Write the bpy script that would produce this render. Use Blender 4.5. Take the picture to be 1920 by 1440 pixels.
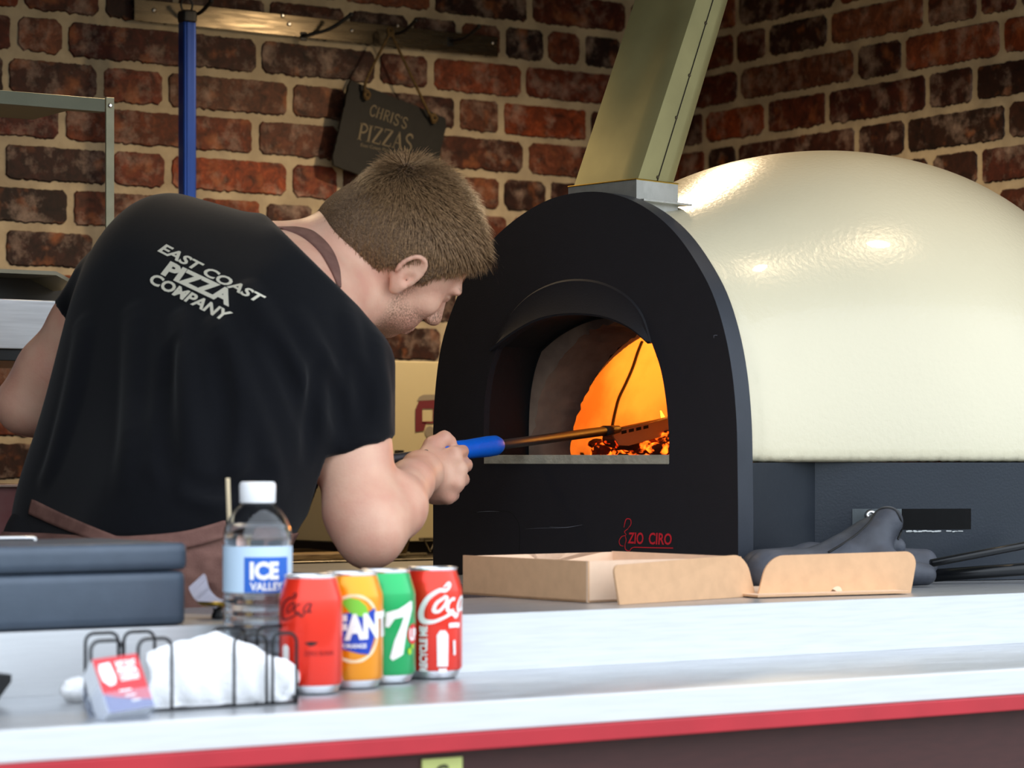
import bpy, bmesh, math, random
import numpy as np
from mathutils import Vector, Matrix
from mathutils.bvhtree import BVHTree

random.seed(7)
for _o in list(bpy.data.objects):
    bpy.data.objects.remove(_o)
SC = bpy.context.scene
COL = SC.collection
PI = math.pi

# ---------------------------------------------------------------- camera
FPX = 5000.0                      # focal length in pixels of a 1920 wide frame
HV = 860.0                        # row of the horizon
CAMZ = 1.45
Fw = Vector((0.5598, 0.8286, 0.0)).normalized()
Rt = Vector((0.8286, -0.5598, 0.0)).normalized()
Up = Vector((0, 0, 1))
CAM = Vector((0, 0, CAMZ))
cd = bpy.data.cameras.new('camera')
cam = bpy.data.objects.new('camera', cd)
COL.objects.link(cam)
cd.sensor_width = 36.0
cd.lens = FPX / 1920 * 36
cd.shift_y = (HV - 720) / 1920
cd.clip_start = 0.05
cam.location = CAM
cam.rotation_euler = (PI / 2, 0, -math.atan2(Fw.x, Fw.y))
cd.dof.use_dof = True
cd.dof.focus_distance = 3.95
cd.dof.aperture_fstop = 7.0
SC.camera = cam

# ---------------------------------------------------------------- world, lights, exposure
SC.view_settings.view_transform = 'Standard'
SC.view_settings.look = 'None'
SC.view_settings.gamma = 1.0
SC.view_settings.use_curve_mapping = False
SC.view_settings.exposure = 0.3
SC.cycles.use_denoising = True
SC.cycles.max_bounces = 8
SC.cycles.glossy_bounces = 5
SC.cycles.transmission_bounces = 8
SC.cycles.transparent_max_bounces = 12
SC.cycles.caustics_reflective = False
SC.cycles.caustics_refractive = False
SC.cycles.sample_clamp_indirect = 6

W = bpy.data.worlds.new('overcast_sky')
SC.world = W
W.use_nodes = True
wn, wl = W.node_tree.nodes, W.node_tree.links
wn.clear()
wo = wn.new('ShaderNodeOutputWorld')
wb = wn.new('ShaderNodeBackground')
tc = wn.new('ShaderNodeTexCoord')
sx = wn.new('ShaderNodeSeparateXYZ')
rp = wn.new('ShaderNodeValToRGB')
wl.new(tc.outputs['Generated'], sx.inputs[0])
mr = wn.new('ShaderNodeMapRange')
mr.inputs[1].default_value = -1
mr.inputs[2].default_value = 1
wl.new(sx.outputs['Z'], mr.inputs[0])
wl.new(mr.outputs[0], rp.inputs[0])
el = rp.color_ramp.elements
el[0].position = 0.40
el[0].color = (0.16, 0.18, 0.17, 1)
el[1].position = 0.56
el[1].color = (0.82, 0.90, 1.0, 1)
e = rp.color_ramp.elements.new(0.49)
e.color = (0.22, 0.26, 0.24, 1)
e = rp.color_ramp.elements.new(1.0)
e.color = (0.84, 0.91, 1.0, 1)
wl.new(rp.outputs[0], wb.inputs[0])
wb.inputs[1].default_value = 2.5
wl.new(wb.outputs[0], wo.inputs[0])


def light(name, kind, loc, power, color, target=None, size=0.2, sy=None, spot=None, blend=0.6):
    ld = bpy.data.lights.new(name, kind)
    lo = bpy.data.objects.new(name, ld)
    COL.objects.link(lo)
    lo.location = loc
    ld.energy = power
    ld.color = color
    if kind == 'AREA':
        ld.size = size
        if sy:
            ld.shape = 'RECTANGLE'
            ld.size_y = sy
    elif kind in ('POINT', 'SPOT'):
        ld.shadow_soft_size = size
    if kind == 'SPOT':
        ld.spot_size = spot
        ld.spot_blend = blend
    if target is not None:
        d = Vector(target) - Vector(loc)
        lo.rotation_euler = d.to_track_quat('-Z', 'Y').to_euler()
    return lo


# warm lamps on the trailer ceiling
light('ceiling_spot', 'SPOT', (2.95, 3.83, 2.41), 38, (1.0, 0.74, 0.45), (2.75, 3.95, 1.2), 0.03, spot=math.radians(165), blend=.85)
light('ceiling_spot_front', 'SPOT', (2.83, 2.75, 2.41), 4, (1.0, 0.74, 0.45), (2.83, 2.75, 1.2), 0.03, spot=math.radians(130), blend=.8)
light('ceiling_spot_left', 'SPOT', (1.95, 3.83, 2.41), 16, (1.0, 0.74, 0.45), (1.9, 3.9, 1.2), 0.03, spot=math.radians(150), blend=.85)

# ---------------------------------------------------------------- pixel helpers (measuring the place from the photograph)


def ray(u, v):
    return Fw + Rt * ((u - 960) / FPX) + Up * ((HV - v) / FPX)


def P(u, v, D):
    return CAM + ray(u, v) * D


def on_z(u, v, z):
    r = ray(u, v)
    return CAM + r * ((z - CAMZ) / r.z)


def on_y(u, v, y):
    r = ray(u, v)
    return CAM + r * (y / r.y)


def on_x(u, v, x):
    r = ray(u, v)
    return CAM + r * (x / r.x)


def on_plane(u, v, p0, n):
    r = ray(u, v)
    return CAM + r * ((p0 - CAM).dot(n) / r.dot(n))


# ---------------------------------------------------------------- materials


def lin(c):
    if isinstance(c, str):
        c = tuple(int(c[i:i + 2], 16) / 255 for i in (0, 2, 4))
    return tuple((x / 12.92 if x <= 0.04045 else ((x + 0.055) / 1.055) ** 2.4) for x in c) + (1.0,)


def mat(name, col, rough=0.5, metal=0.0, noise=0.0, nscale=20, ncol=None, bump=0.0, bscale=60, spec=0.5, stretch=None,
        emit=None, emit_s=0.0, trans=0.0, ior=1.45, coat=0.0, sss=0.0, sheen=0.0, rnoise=0.0, alpha=1.0):
    m = bpy.data.materials.new(name)
    m.use_nodes = True
    nt = m.node_tree
    N, L = nt.nodes, nt.links
    b = N['Principled BSDF']
    c = lin(col)
    b.inputs['Base Color'].default_value = c
    b.inputs['Roughness'].default_value = rough
    b.inputs['Metallic'].default_value = metal
    b.inputs['Specular IOR Level'].default_value = spec
    b.inputs['IOR'].default_value = ior
    b.inputs['Transmission Weight'].default_value = trans
    b.inputs['Coat Weight'].default_value = coat
    b.inputs['Sheen Weight'].default_value = sheen
    b.inputs['Alpha'].default_value = alpha
    if sss:
        b.inputs['Subsurface Weight'].default_value = sss
        b.inputs['Subsurface Radius'].default_value = (1.0, 0.35, 0.2)
        b.inputs['Subsurface Scale'].default_value = 0.012
    if emit:
        b.inputs['Emission Color'].default_value = lin(emit)
        b.inputs['Emission Strength'].default_value = emit_s
    t = N.new('ShaderNodeTexCoord')
    src = t.outputs['Object']
    if stretch:
        mp = N.new('ShaderNodeMapping')
        mp.inputs['Scale'].default_value = stretch
        L.new(src, mp.inputs[0])
        src = mp.outputs[0]
    if noise > 0:
        n = N.new('ShaderNodeTexNoise')
        n.inputs['Scale'].default_value = nscale
        n.inputs['Detail'].default_value = 6
        L.new(src, n.inputs['Vector'])
        r = N.new('ShaderNodeMapRange')
        r.inputs[1].default_value = 0.35
        r.inputs[2].default_value = 0.65
        L.new(n.outputs[0], r.inputs[0])
        mx = N.new('ShaderNodeMix')
        mx.data_type = 'RGBA'
        mx.inputs[6].default_value = c
        mx.inputs[7].default_value = lin(ncol) if ncol else tuple(x * (1 - noise) for x in c[:3]) + (1,)
        L.new(r.outputs[0], mx.inputs[0])
        L.new(mx.outputs[2], b.inputs['Base Color'])
        if rnoise:
            r2 = N.new('ShaderNodeMapRange')
            r2.inputs[1].default_value = 0.3
            r2.inputs[2].default_value = 0.7
            r2.inputs[3].default_value = rough - rnoise
            r2.inputs[4].default_value = rough + rnoise
            L.new(n.outputs[0], r2.inputs[0])
            L.new(r2.outputs[0], b.inputs['Roughness'])
    if bump > 0:
        n2 = N.new('ShaderNodeTexNoise')
        n2.inputs['Scale'].default_value = bscale
        n2.inputs['Detail'].default_value = 4
        L.new(src, n2.inputs['Vector'])
        bp = N.new('ShaderNodeBump')
        bp.inputs['Strength'].default_value = bump
        bp.inputs['Distance'].default_value = 0.004
        L.new(n2.outputs[0], bp.inputs['Height'])
        L.new(bp.outputs[0], b.inputs['Normal'])
    return m


M = {}
M['steel'] = mat('brushed_steel', 'C9CCD0', 0.34, 0.75, 0.18, 9, bump=0.05, bscale=40, stretch=(1.5, 30, 30), rnoise=0.08)
M['steel_h'] = mat('brushed_steel_front', 'DADDE0', 0.4, 0.45, 0.10, 9, stretch=(1.5, 30, 30), rnoise=0.06)
M['steel_dark'] = mat('aged_steel', '8E8676', 0.3, 0.9, 0.25, 14, rnoise=0.1)
M['flue'] = mat('flue_steel', 'A29A6C', 0.46, 0.6, 0.25, 7, bump=0.03, bscale=90, rnoise=0.06)
M['flue_bright'] = mat('bright_flue_steel', 'CFCFC8', 0.35, 0.8, 0.3, 30, rnoise=0.1)
M['rivet'] = mat('sooty_rivet', '4A402E', 0.6, 0.5)
M['red_trim'] = mat('red_painted_trim', 'B02430', 0.42, 0, 0.12, 12)
M['maroon'] = mat('maroon_panel', '43201D', 0.55, 0, 0.18, 16, stretch=(2, 12, 12))
M['tag'] = mat('pale_green_tag', 'D6E08A', 0.6)
M['ink'] = mat('dark_ink', '2A2A20', 0.7)
M['oven_black'] = mat('matt_black_oven_paint', '1B1A1E', 0.62, 0, 0.10, 40, bump=0.06, bscale=400, spec=0.35)
M['oven_edge'] = mat('grey_black_oven_steel', '3A3F48', 0.42, 0.35, 0.1, 20, bump=0.04, bscale=300)
M['oven_base'] = mat('blue_black_oven_base', '272D36', 0.34, 0.35, 0.2, 6, bump=0.05, bscale=300, rnoise=0.06)
M['cream'] = mat('cream_glossy_shell', 'DAD2B6', 0.27, 0, 0.04, 4, bump=0.16, bscale=130, coat=0.15)
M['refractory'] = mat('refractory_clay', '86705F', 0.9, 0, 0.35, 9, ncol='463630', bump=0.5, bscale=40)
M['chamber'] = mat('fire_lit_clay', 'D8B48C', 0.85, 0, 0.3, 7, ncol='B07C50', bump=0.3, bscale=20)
M['soot'] = mat('sooty_tunnel_metal', '0E0F12', 0.5, 0.0, 0.4, 12, ncol='08080A', bump=0.1, bscale=80)
M['stone'] = mat('pale_oven_floor_stone', 'A49E8C', 0.9, 0, 0.3, 30, bump=0.4, bscale=120)
M['seam'] = mat('dark_seam', '1A0E08', 0.9)
M['logo_red'] = mat('red_logo_paint', 'C0202C', 0.5)
M['black_gap'] = mat('slot_dark_black', '050506', 0.8)  # flat black colours in the dark inside the vent slot, and the door groove
M['chrome'] = mat('chrome', 'D8D8D8', 0.2, 1.0)
M['brass'] = mat('worn_brass', 'B8953C', 0.25, 0.9)
M['ember'] = mat('glowing_ember', '5A2814', 0.9, 0, 0.5, 60, bump=0.8, bscale=60, emit='FF5A10', emit_s=1.0)


def patchy_glow(m, scale, lo, hi, s):
    N, L = m.node_tree.nodes, m.node_tree.links
    n = N.new('ShaderNodeTexNoise')
    n.inputs['Scale'].default_value = scale
    n.inputs['Detail'].default_value = 4
    L.new(N['Texture Coordinate'].outputs['Object'], n.inputs['Vector'])
    r = N.new('ShaderNodeMapRange')
    r.inputs[1].default_value = lo
    r.inputs[2].default_value = hi
    r.inputs[4].default_value = s
    L.new(n.outputs[0], r.inputs[0])
    L.new(r.outputs[0], N['Principled BSDF'].inputs['Emission Strength'])


patchy_glow(M['ember'], 55, .5, .68, 5.0)
M['coal'] = mat('charcoal', '3A2218', 0.9, 0, 0.6, 60, bump=1.0, bscale=70, emit='FF3A06', emit_s=0.25)
patchy_glow(M['coal'], 45, .56, .72, 4.0)
M['flame'] = mat('flame', 'FFB040', 0.9, emit='FF9A20', emit_s=6.0)
M['card'] = mat('kraft_cardboard', 'D6AA82', 0.85, 0, 0.08, 60, bump=0.05, bscale=200)
M['card_in_lit'] = mat('kraft_inside_and_lit_wall', 'ECCBAE', 0.85, 0, 0.05, 60)
M['glove'] = mat('worn_grey_leather', '32353D', 0.55, 0, 0.35, 16, bump=0.35, bscale=60, ncol='4A4E58')
M['piping'] = mat('black_piping', '08090B', 0.6)
M['blackmetal'] = mat('black_coated_metal', '15171A', 0.28, 0.2)
M['blue_bar'] = mat('blue_anodised_aluminium', '0E3E96', 0.32, 0.35, 0.1, 30)
M['blue_grip'] = mat('blue_plastic_grip', '0B62D6', 0.38, 0, 0.08, 60, bump=0.1, bscale=90)
M['black_plastic'] = mat('black_plastic', '0B0B0D', 0.45)
M['shaft'] = mat('dark_steel_shaft', '3A3638', 0.5, 0.4, 0.2, 30)
M['blade'] = mat('aluminium_blade', 'C9A98C', 0.35, 0.7, 0.1, 20)
M['slate'] = mat('black_slate', '0B0A09', 0.75, 0, 0.3, 25, bump=0.4, bscale=50)
M['slate_print'] = mat('engraved_lettering', '645B4A', 0.85)
M['rope'] = mat('jute_rope', '5E4A2A', 0.95, 0, 0.4, 150, bump=1.0, bscale=250)
M['ceiling'] = mat('ceiling_panel', '8A8478', 0.7, 0, 0.05, 3)
M['floor'] = mat('trailer_floor', '50504E', 0.7, 0, 0.2, 10)
M['side'] = mat('side_panel_paint', '9A9488', 0.6, 0, 0.1, 3)


# ---------------------------------------------------------------- mesh helpers


def link(name, me, m=None, parent=None, smooth=False):
    if isinstance(me, bmesh.types.BMesh):
        b = me
        me = bpy.data.meshes.new(name)
        b.to_mesh(me)
        b.free()
    o = bpy.data.objects.new(name, me)
    COL.objects.link(o)
    if m is not None:
        for mm in (m if isinstance(m, (list, tuple)) else [m]):
            me.materials.append(mm)
    if parent is not None:
        o.parent = parent
    if smooth:
        me.polygons.foreach_set('use_smooth', [True] * len(me.polygons))
    return o


def smooth_by_angle(o, deg=40):
    me = o.data
    me.polygons.foreach_set('use_smooth', [True] * len(me.polygons))
    b = bmesh.new()
    b.from_mesh(me)
    for ed in b.edges:
        if len(ed.link_faces) == 2 and ed.calc_face_angle(0) > math.radians(deg):
            ed.smooth = False
    b.to_mesh(me)
    b.free()
    return o


def thing(name, label, cat, loc=(0, 0, 0), rotz=0, group=None):
    o = bpy.data.objects.new(name, None)
    COL.objects.link(o)
    o.empty_display_size = 0.05
    o.location = loc
    o.rotation_euler = (0, 0, rotz)
    o['label'] = label
    o['category'] = cat
    if group:
        o['group'] = group
    bpy.context.view_layer.update()
    return o


def tag(o, label, cat, group=None, kind=None):
    o['label'] = label
    o['category'] = cat
    if group:
        o['group'] = group
    if kind:
        o['kind'] = kind
    return o


def struct(o):
    o['kind'] = 'structure'
    return o


def bx(b, lo, hi, bev=0.0, mtx=None):
    lo, hi = Vector(lo), Vector(hi)
    r = bmesh.ops.create_cube(b, size=1.0)
    vs = r['verts']
    c, s = (lo + hi) / 2, hi - lo
    for v in vs:
        v.co = Vector((v.co.x * s.x, v.co.y * s.y, v.co.z * s.z)) + c
    if bev > 0:
        es = list({e for v in vs for e in v.link_edges})
        rr = bmesh.ops.bevel(b, geom=es, offset=bev, segments=3, affect='EDGES', profile=0.7)
        vs = list({v for f in rr['faces'] for v in f.verts} | {v for v in vs if v.is_valid})
    if mtx is not None:
        for v in vs:
            v.co = mtx @ v.co
    return vs


def tube(b, pts, r, seg=10, cap=True, closed=False):
    pts = [Vector(p) for p in pts]
    n = len(pts)
    rs = r if isinstance(r, (list, tuple)) else [r] * n
    rings = []
    up = None
    for i, p in enumerate(pts):
        if closed:
            t = (pts[(i + 1) % n] - pts[i - 1]).normalized()
        else:
            t = (pts[min(i + 1, n - 1)] - pts[max(i - 1, 0)]).normalized()
        if up is None:
            up = Vector((0, 0, 1)) if abs(t.z) < 0.9 else Vector((1, 0, 0))
        a = t.cross(up).normalized()
        up = a.cross(t).normalized()
        rings.append([b.verts.new(p + (a * math.cos(k * 2 * PI / seg) + up * math.sin(k * 2 * PI / seg)) * rs[i]) for k in range(seg)])
    m = n if closed else n - 1
    for i in range(m):
        A, B = rings[i], rings[(i + 1) % n]
        for k in range(seg):
            b.faces.new((A[k], A[(k + 1) % seg], B[(k + 1) % seg], B[k]))
    if cap and not closed:
        b.faces.new(list(reversed(rings[0])))
        b.faces.new(rings[-1])


def smooth_path(pts, n=8, closed=False):
    pts = [Vector(p) for p in pts]
    out = []
    m = len(pts)
    rng = range(m) if closed else range(m - 1)
    for i in rng:
        if closed:
            p0, p1, p2, p3 = pts[i - 1], pts[i], pts[(i + 1) % m], pts[(i + 2) % m]
        else:
            p0, p1, p2, p3 = pts[max(i - 1, 0)], pts[i], pts[i + 1], pts[min(i + 2, m - 1)]
        for k in range(n):
            t = k / n
            out.append(0.5 * ((2 * p1) + (p2 - p0) * t + (2 * p0 - 5 * p1 + 4 * p2 - p3) * t * t + (3 * p1 - p0 - 3 * p2 + p3) * t ** 3))
    if not closed:
        out.append(pts[-1])
    return out


def lathe(b, prof, seg=48, cap0=True, cap1=True, c=(0, 0, 0), matidx=None):
    c = Vector(c)
    rings = []
    for (r, z) in prof:
        rings.append([b.verts.new(c + Vector((r * math.cos(k * 2 * PI / seg), r * math.sin(k * 2 * PI / seg), z))) for k in range(seg)])
    for i in range(len(rings) - 1):
        for k in range(seg):
            f = b.faces.new((rings[i][k], rings[i][(k + 1) % seg], rings[i + 1][(k + 1) % seg], rings[i + 1][k]))
            f.smooth = True
    if cap0:
        b.faces.new(list(reversed(rings[0])))
    if cap1:
        b.faces.new(rings[-1])


def prism(b, poly, vec):
    """poly: list of Vector in a plane, extruded by vec. Caps triangulated properly."""
    vec = Vector(vec)
    a = [b.verts.new(p) for p in poly]
    c = [b.verts.new(p + vec) for p in poly]
    n = len(poly)
    fs = [b.faces.new(a), b.faces.new(list(reversed(c)))]
    for i in range(n):
        b.faces.new((a[i], c[i], c[(i + 1) % n], a[(i + 1) % n]))
    bmesh.ops.triangulate(b, faces=fs)
    bmesh.ops.recalc_face_normals(b, faces=b.faces)


def strip_faces(b, A, B, flip=False):
    for i in range(len(A) - 1):
        q = (A[i], A[i + 1], B[i + 1], B[i])
        b.faces.new(q if not flip else tuple(reversed(q)))


_txt_cache = {}


def text2d(s, bold=0.0, maxedge=0.0, shear=0.0):
    """flat lettering outline: returns (verts 2D in cap-height units, faces, width)"""
    key = (s, bold, maxedge, shear)
    if key in _txt_cache:
        return _txt_cache[key]
    cu = bpy.data.curves.new('t', 'FONT')
    cu.body = s
    cu.size = 1.0
    cu.offset = bold
    cu.shear = shear
    cu.resolution_u = 3
    cu.fill_mode = 'FRONT'
    o = bpy.data.objects.new('t', cu)
    COL.objects.link(o)
    dg = bpy.context.evaluated_depsgraph_get()
    me = bpy.data.meshes.new_from_object(o.evaluated_get(dg))
    bpy.data.objects.remove(o)
    bpy.data.curves.remove(cu)
    b = bmesh.new()
    b.from_mesh(me)
    bpy.data.meshes.remove(me)
    bmesh.ops.remove_doubles(b, verts=b.verts, dist=1e-5)
    bmesh.ops.triangulate(b, faces=b.faces)
    if maxedge > 0:
        for _ in range(5):
            es = [e for e in b.edges if e.calc_length() > maxedge]
            if not es:
                break
            bmesh.ops.subdivide_edges(b, edges=es, cuts=1)
            bmesh.ops.triangulate(b, faces=b.faces)
    b.verts.index_update()
    vs = [(v.co.x / 0.72, v.co.y / 0.72) for v in b.verts]
    fs = [tuple(v.index for v in f.verts) for f in b.faces]
    b.free()
    x0 = min(v[0] for v in vs)
    x1 = max(v[0] for v in vs)
    vs = [(x - x0, y) for x, y in vs]
    r = (vs, fs, x1 - x0)
    _txt_cache[key] = r
    return r


def put_text(b, s, fn, bold=0.0, maxedge=0.0, stretch=True, shear=0.0):
    """fn(x in 0..1, y in cap heights) -> Vector"""
    vs, fs, w = text2d(s, bold, maxedge, shear)
    nv = [b.verts.new(fn(x / w, y)) for x, y in vs]
    for f in fs:
        try:
            b.faces.new([nv[i] for i in f])
        except ValueError:
            pass


def ribbon2d(pts, w, n=6, closed=False):
    """list of quads (2D) of a stroke of (varying) width through pts"""
    P3 = [Vector((p[0], p[1], 0)) for p in pts]
    ws = w if isinstance(w, (list, tuple)) else [w] * len(pts)
    sp = smooth_path(P3, n, closed)
    k = len(sp)
    W_ = []
    for i in range(k):
        t = i / n
        j = int(t) % len(ws)
        f = t - int(t)
        W_.append(ws[j] * (1 - f) + ws[min(j + 1, len(ws) - 1)] * f)
    L_, R_ = [], []
    for i in range(k):
        d = (sp[min(i + 1, k - 1)] - sp[max(i - 1, 0)])
        if closed:
            d = sp[(i + 1) % k] - sp[i - 1]
        d.normalize()
        nn = Vector((-d.y, d.x, 0)) * (W_[i] / 2)
        L_.append(sp[i] + nn)
        R_.append(sp[i] - nn)
    return L_, R_, closed


def put_ribbon(b, pts, w, fn, n=6, closed=False):
    L_, R_, cl = ribbon2d(pts, w, n, closed)
    A = [b.verts.new(fn(p.x, p.y)) for p in L_]
    B = [b.verts.new(fn(p.x, p.y)) for p in R_]
    m = len(A)
    for i in range(m if cl else m - 1):
        j = (i + 1) % m
        b.faces.new((A[i], B[i], B[j], A[j]))


def put_poly(b, pts, fn, sub=0.0):
    t = bmesh.new()
    t.faces.new([t.verts.new((p[0], p[1], 0)) for p in pts])
    bmesh.ops.triangulate(t, faces=t.faces[:])
    if sub > 0:
        for _ in range(5):
            es = [e for e in t.edges if e.calc_length() > sub]
            if not es:
                break
            bmesh.ops.subdivide_edges(t, edges=es, cuts=1)
            bmesh.ops.triangulate(t, faces=t.faces[:])
    t.verts.index_update()
    nv = [b.verts.new(fn(v.co.x, v.co.y)) for v in t.verts]
    for f in t.faces:
        b.faces.new([nv[v.index] for v in f.verts])
    t.free()


def circle2(cx, cy, rx, ry=None, n=32, a0=0, a1=2 * PI):
    ry = ry or rx
    return [(cx + rx * math.cos(a0 + (a1 - a0) * i / n), cy + ry * math.sin(a0 + (a1 - a0) * i / n)) for i in range(n)]
# ================================================================ the setting
YW, XW = 4.65, 3.58        # back wall and right wall of the trailer
ZL, ZT = 1.211, 1.276      # service ledge top, worktop top
ZF, ZC = 0.32, 2.46        # floor, ceiling
XL = 0.15                  # left end of the trailer


def brick_material():
    m = bpy.data.materials.new('brick_print')
    m.use_nodes = True
    N, L = m.node_tree.nodes, m.node_tree.links
    b = N['Principled BSDF']
    at = N.new('ShaderNodeVertexColor')
    at.layer_name = 'tone'
    t = N.new('ShaderNodeTexCoord')
    n1 = N.new('ShaderNodeTexNoise')
    n1.inputs['Scale'].default_value = 42
    n1.inputs['Detail'].default_value = 9
    n1.inputs['Roughness'].default_value = 0.68
    n1.inputs['Distortion'].default_value = 0.7
    L.new(t.outputs['Object'], n1.inputs['Vector'])
    r1 = N.new('ShaderNodeValToRGB')
    r1.color_ramp.elements[0].position = 0.33
    r1.color_ramp.elements[0].color = (0.24, 0.2, 0.2, 1)
    r1.color_ramp.elements[1].position = 0.68
    r1.color_ramp.elements[1].color = (1.8, 1.7, 1.6, 1)
    e = r1.color_ramp.elements.new(0.44)
    e.color = (0.7, 0.64, 0.62, 1)
    e = r1.color_ramp.elements.new(0.55)
    e.color = (1.1, 0.95, 0.85, 1)
    L.new(n1.outputs[0], r1.inputs[0])
    mu = N.new('ShaderNodeMix')
    mu.data_type = 'RGBA'
    mu.blend_type = 'MULTIPLY'
    mu.inputs[0].default_value = 1.0
    L.new(at.outputs[0], mu.inputs[6])
    L.new(r1.outputs[0], mu.inputs[7])
    # pale mortar smears on the brick faces
    n2 = N.new('ShaderNodeTexNoise')
    n2.inputs['Scale'].default_value = 14
    n2.inputs['Detail'].default_value = 8
    n2.inputs['Roughness'].default_value = 0.7
    mp = N.new('ShaderNodeMapping')
    mp.inputs['Location'].default_value = (3, 5, 1)
    L.new(t.outputs['Object'], mp.inputs[0])
    L.new(mp.outputs[0], n2.inputs['Vector'])
    r2 = N.new('ShaderNodeMapRange')
    r2.inputs[1].default_value = 0.50
    r2.inputs[2].default_value = 0.74
    r2.inputs[4].default_value = 0.7
    L.new(n2.outputs[0], r2.inputs[0])
    m2 = N.new('ShaderNodeMix')
    m2.data_type = 'RGBA'
    m2.inputs[7].default_value = lin('B0988A')
    L.new(r2.outputs[0], m2.inputs[0])
    L.new(mu.outputs[2], m2.inputs[6])
    # rusty patches
    n3 = N.new('ShaderNodeTexNoise')
    n3.inputs['Scale'].default_value = 19
    n3.inputs['Detail'].default_value = 5
    mp3 = N.new('ShaderNodeMapping')
    mp3.inputs['Location'].default_value = (-7, 2, 4)
    L.new(t.outputs['Object'], mp3.inputs[0])
    L.new(mp3.outputs[0], n3.inputs['Vector'])
    r3 = N.new('ShaderNodeMapRange')
    r3.inputs[1].default_value = 0.58
    r3.inputs[2].default_value = 0.72
    r3.inputs[4].default_value = 0.5
    L.new(n3.outputs[0], r3.inputs[0])
    m3 = N.new('ShaderNodeMix')
    m3.data_type = 'RGBA'
    m3.inputs[7].default_value = lin('A06038')
    L.new(r3.outputs[0], m3.inputs[0])
    L.new(m2.outputs[2], m3.inputs[6])
    L.new(m3.outputs[2], b.inputs['Base Color'])
    b.inputs['Roughness'].default_value = 0.6
    b.inputs['Specular IOR Level'].default_value = 0.25
    bp = N.new('ShaderNodeBump')
    bp.inputs['Strength'].default_value = 0.35
    bp.inputs['Distance'].default_value = 0.003
    L.new(n1.outputs[0], bp.inputs['Height'])
    L.new(bp.outputs[0], b.inputs['Normal'])
    return m


M['brick'] = brick_material()
M['mortar'] = mat('pale_mortar', 'B5A68C', 0.8, 0, 0.16, 18, ncol='9C8E78', bump=0.35, bscale=70, spec=0.2)
M['undershade'] = mat('printed_brick_underline', '160E0B', 0.9)


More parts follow.
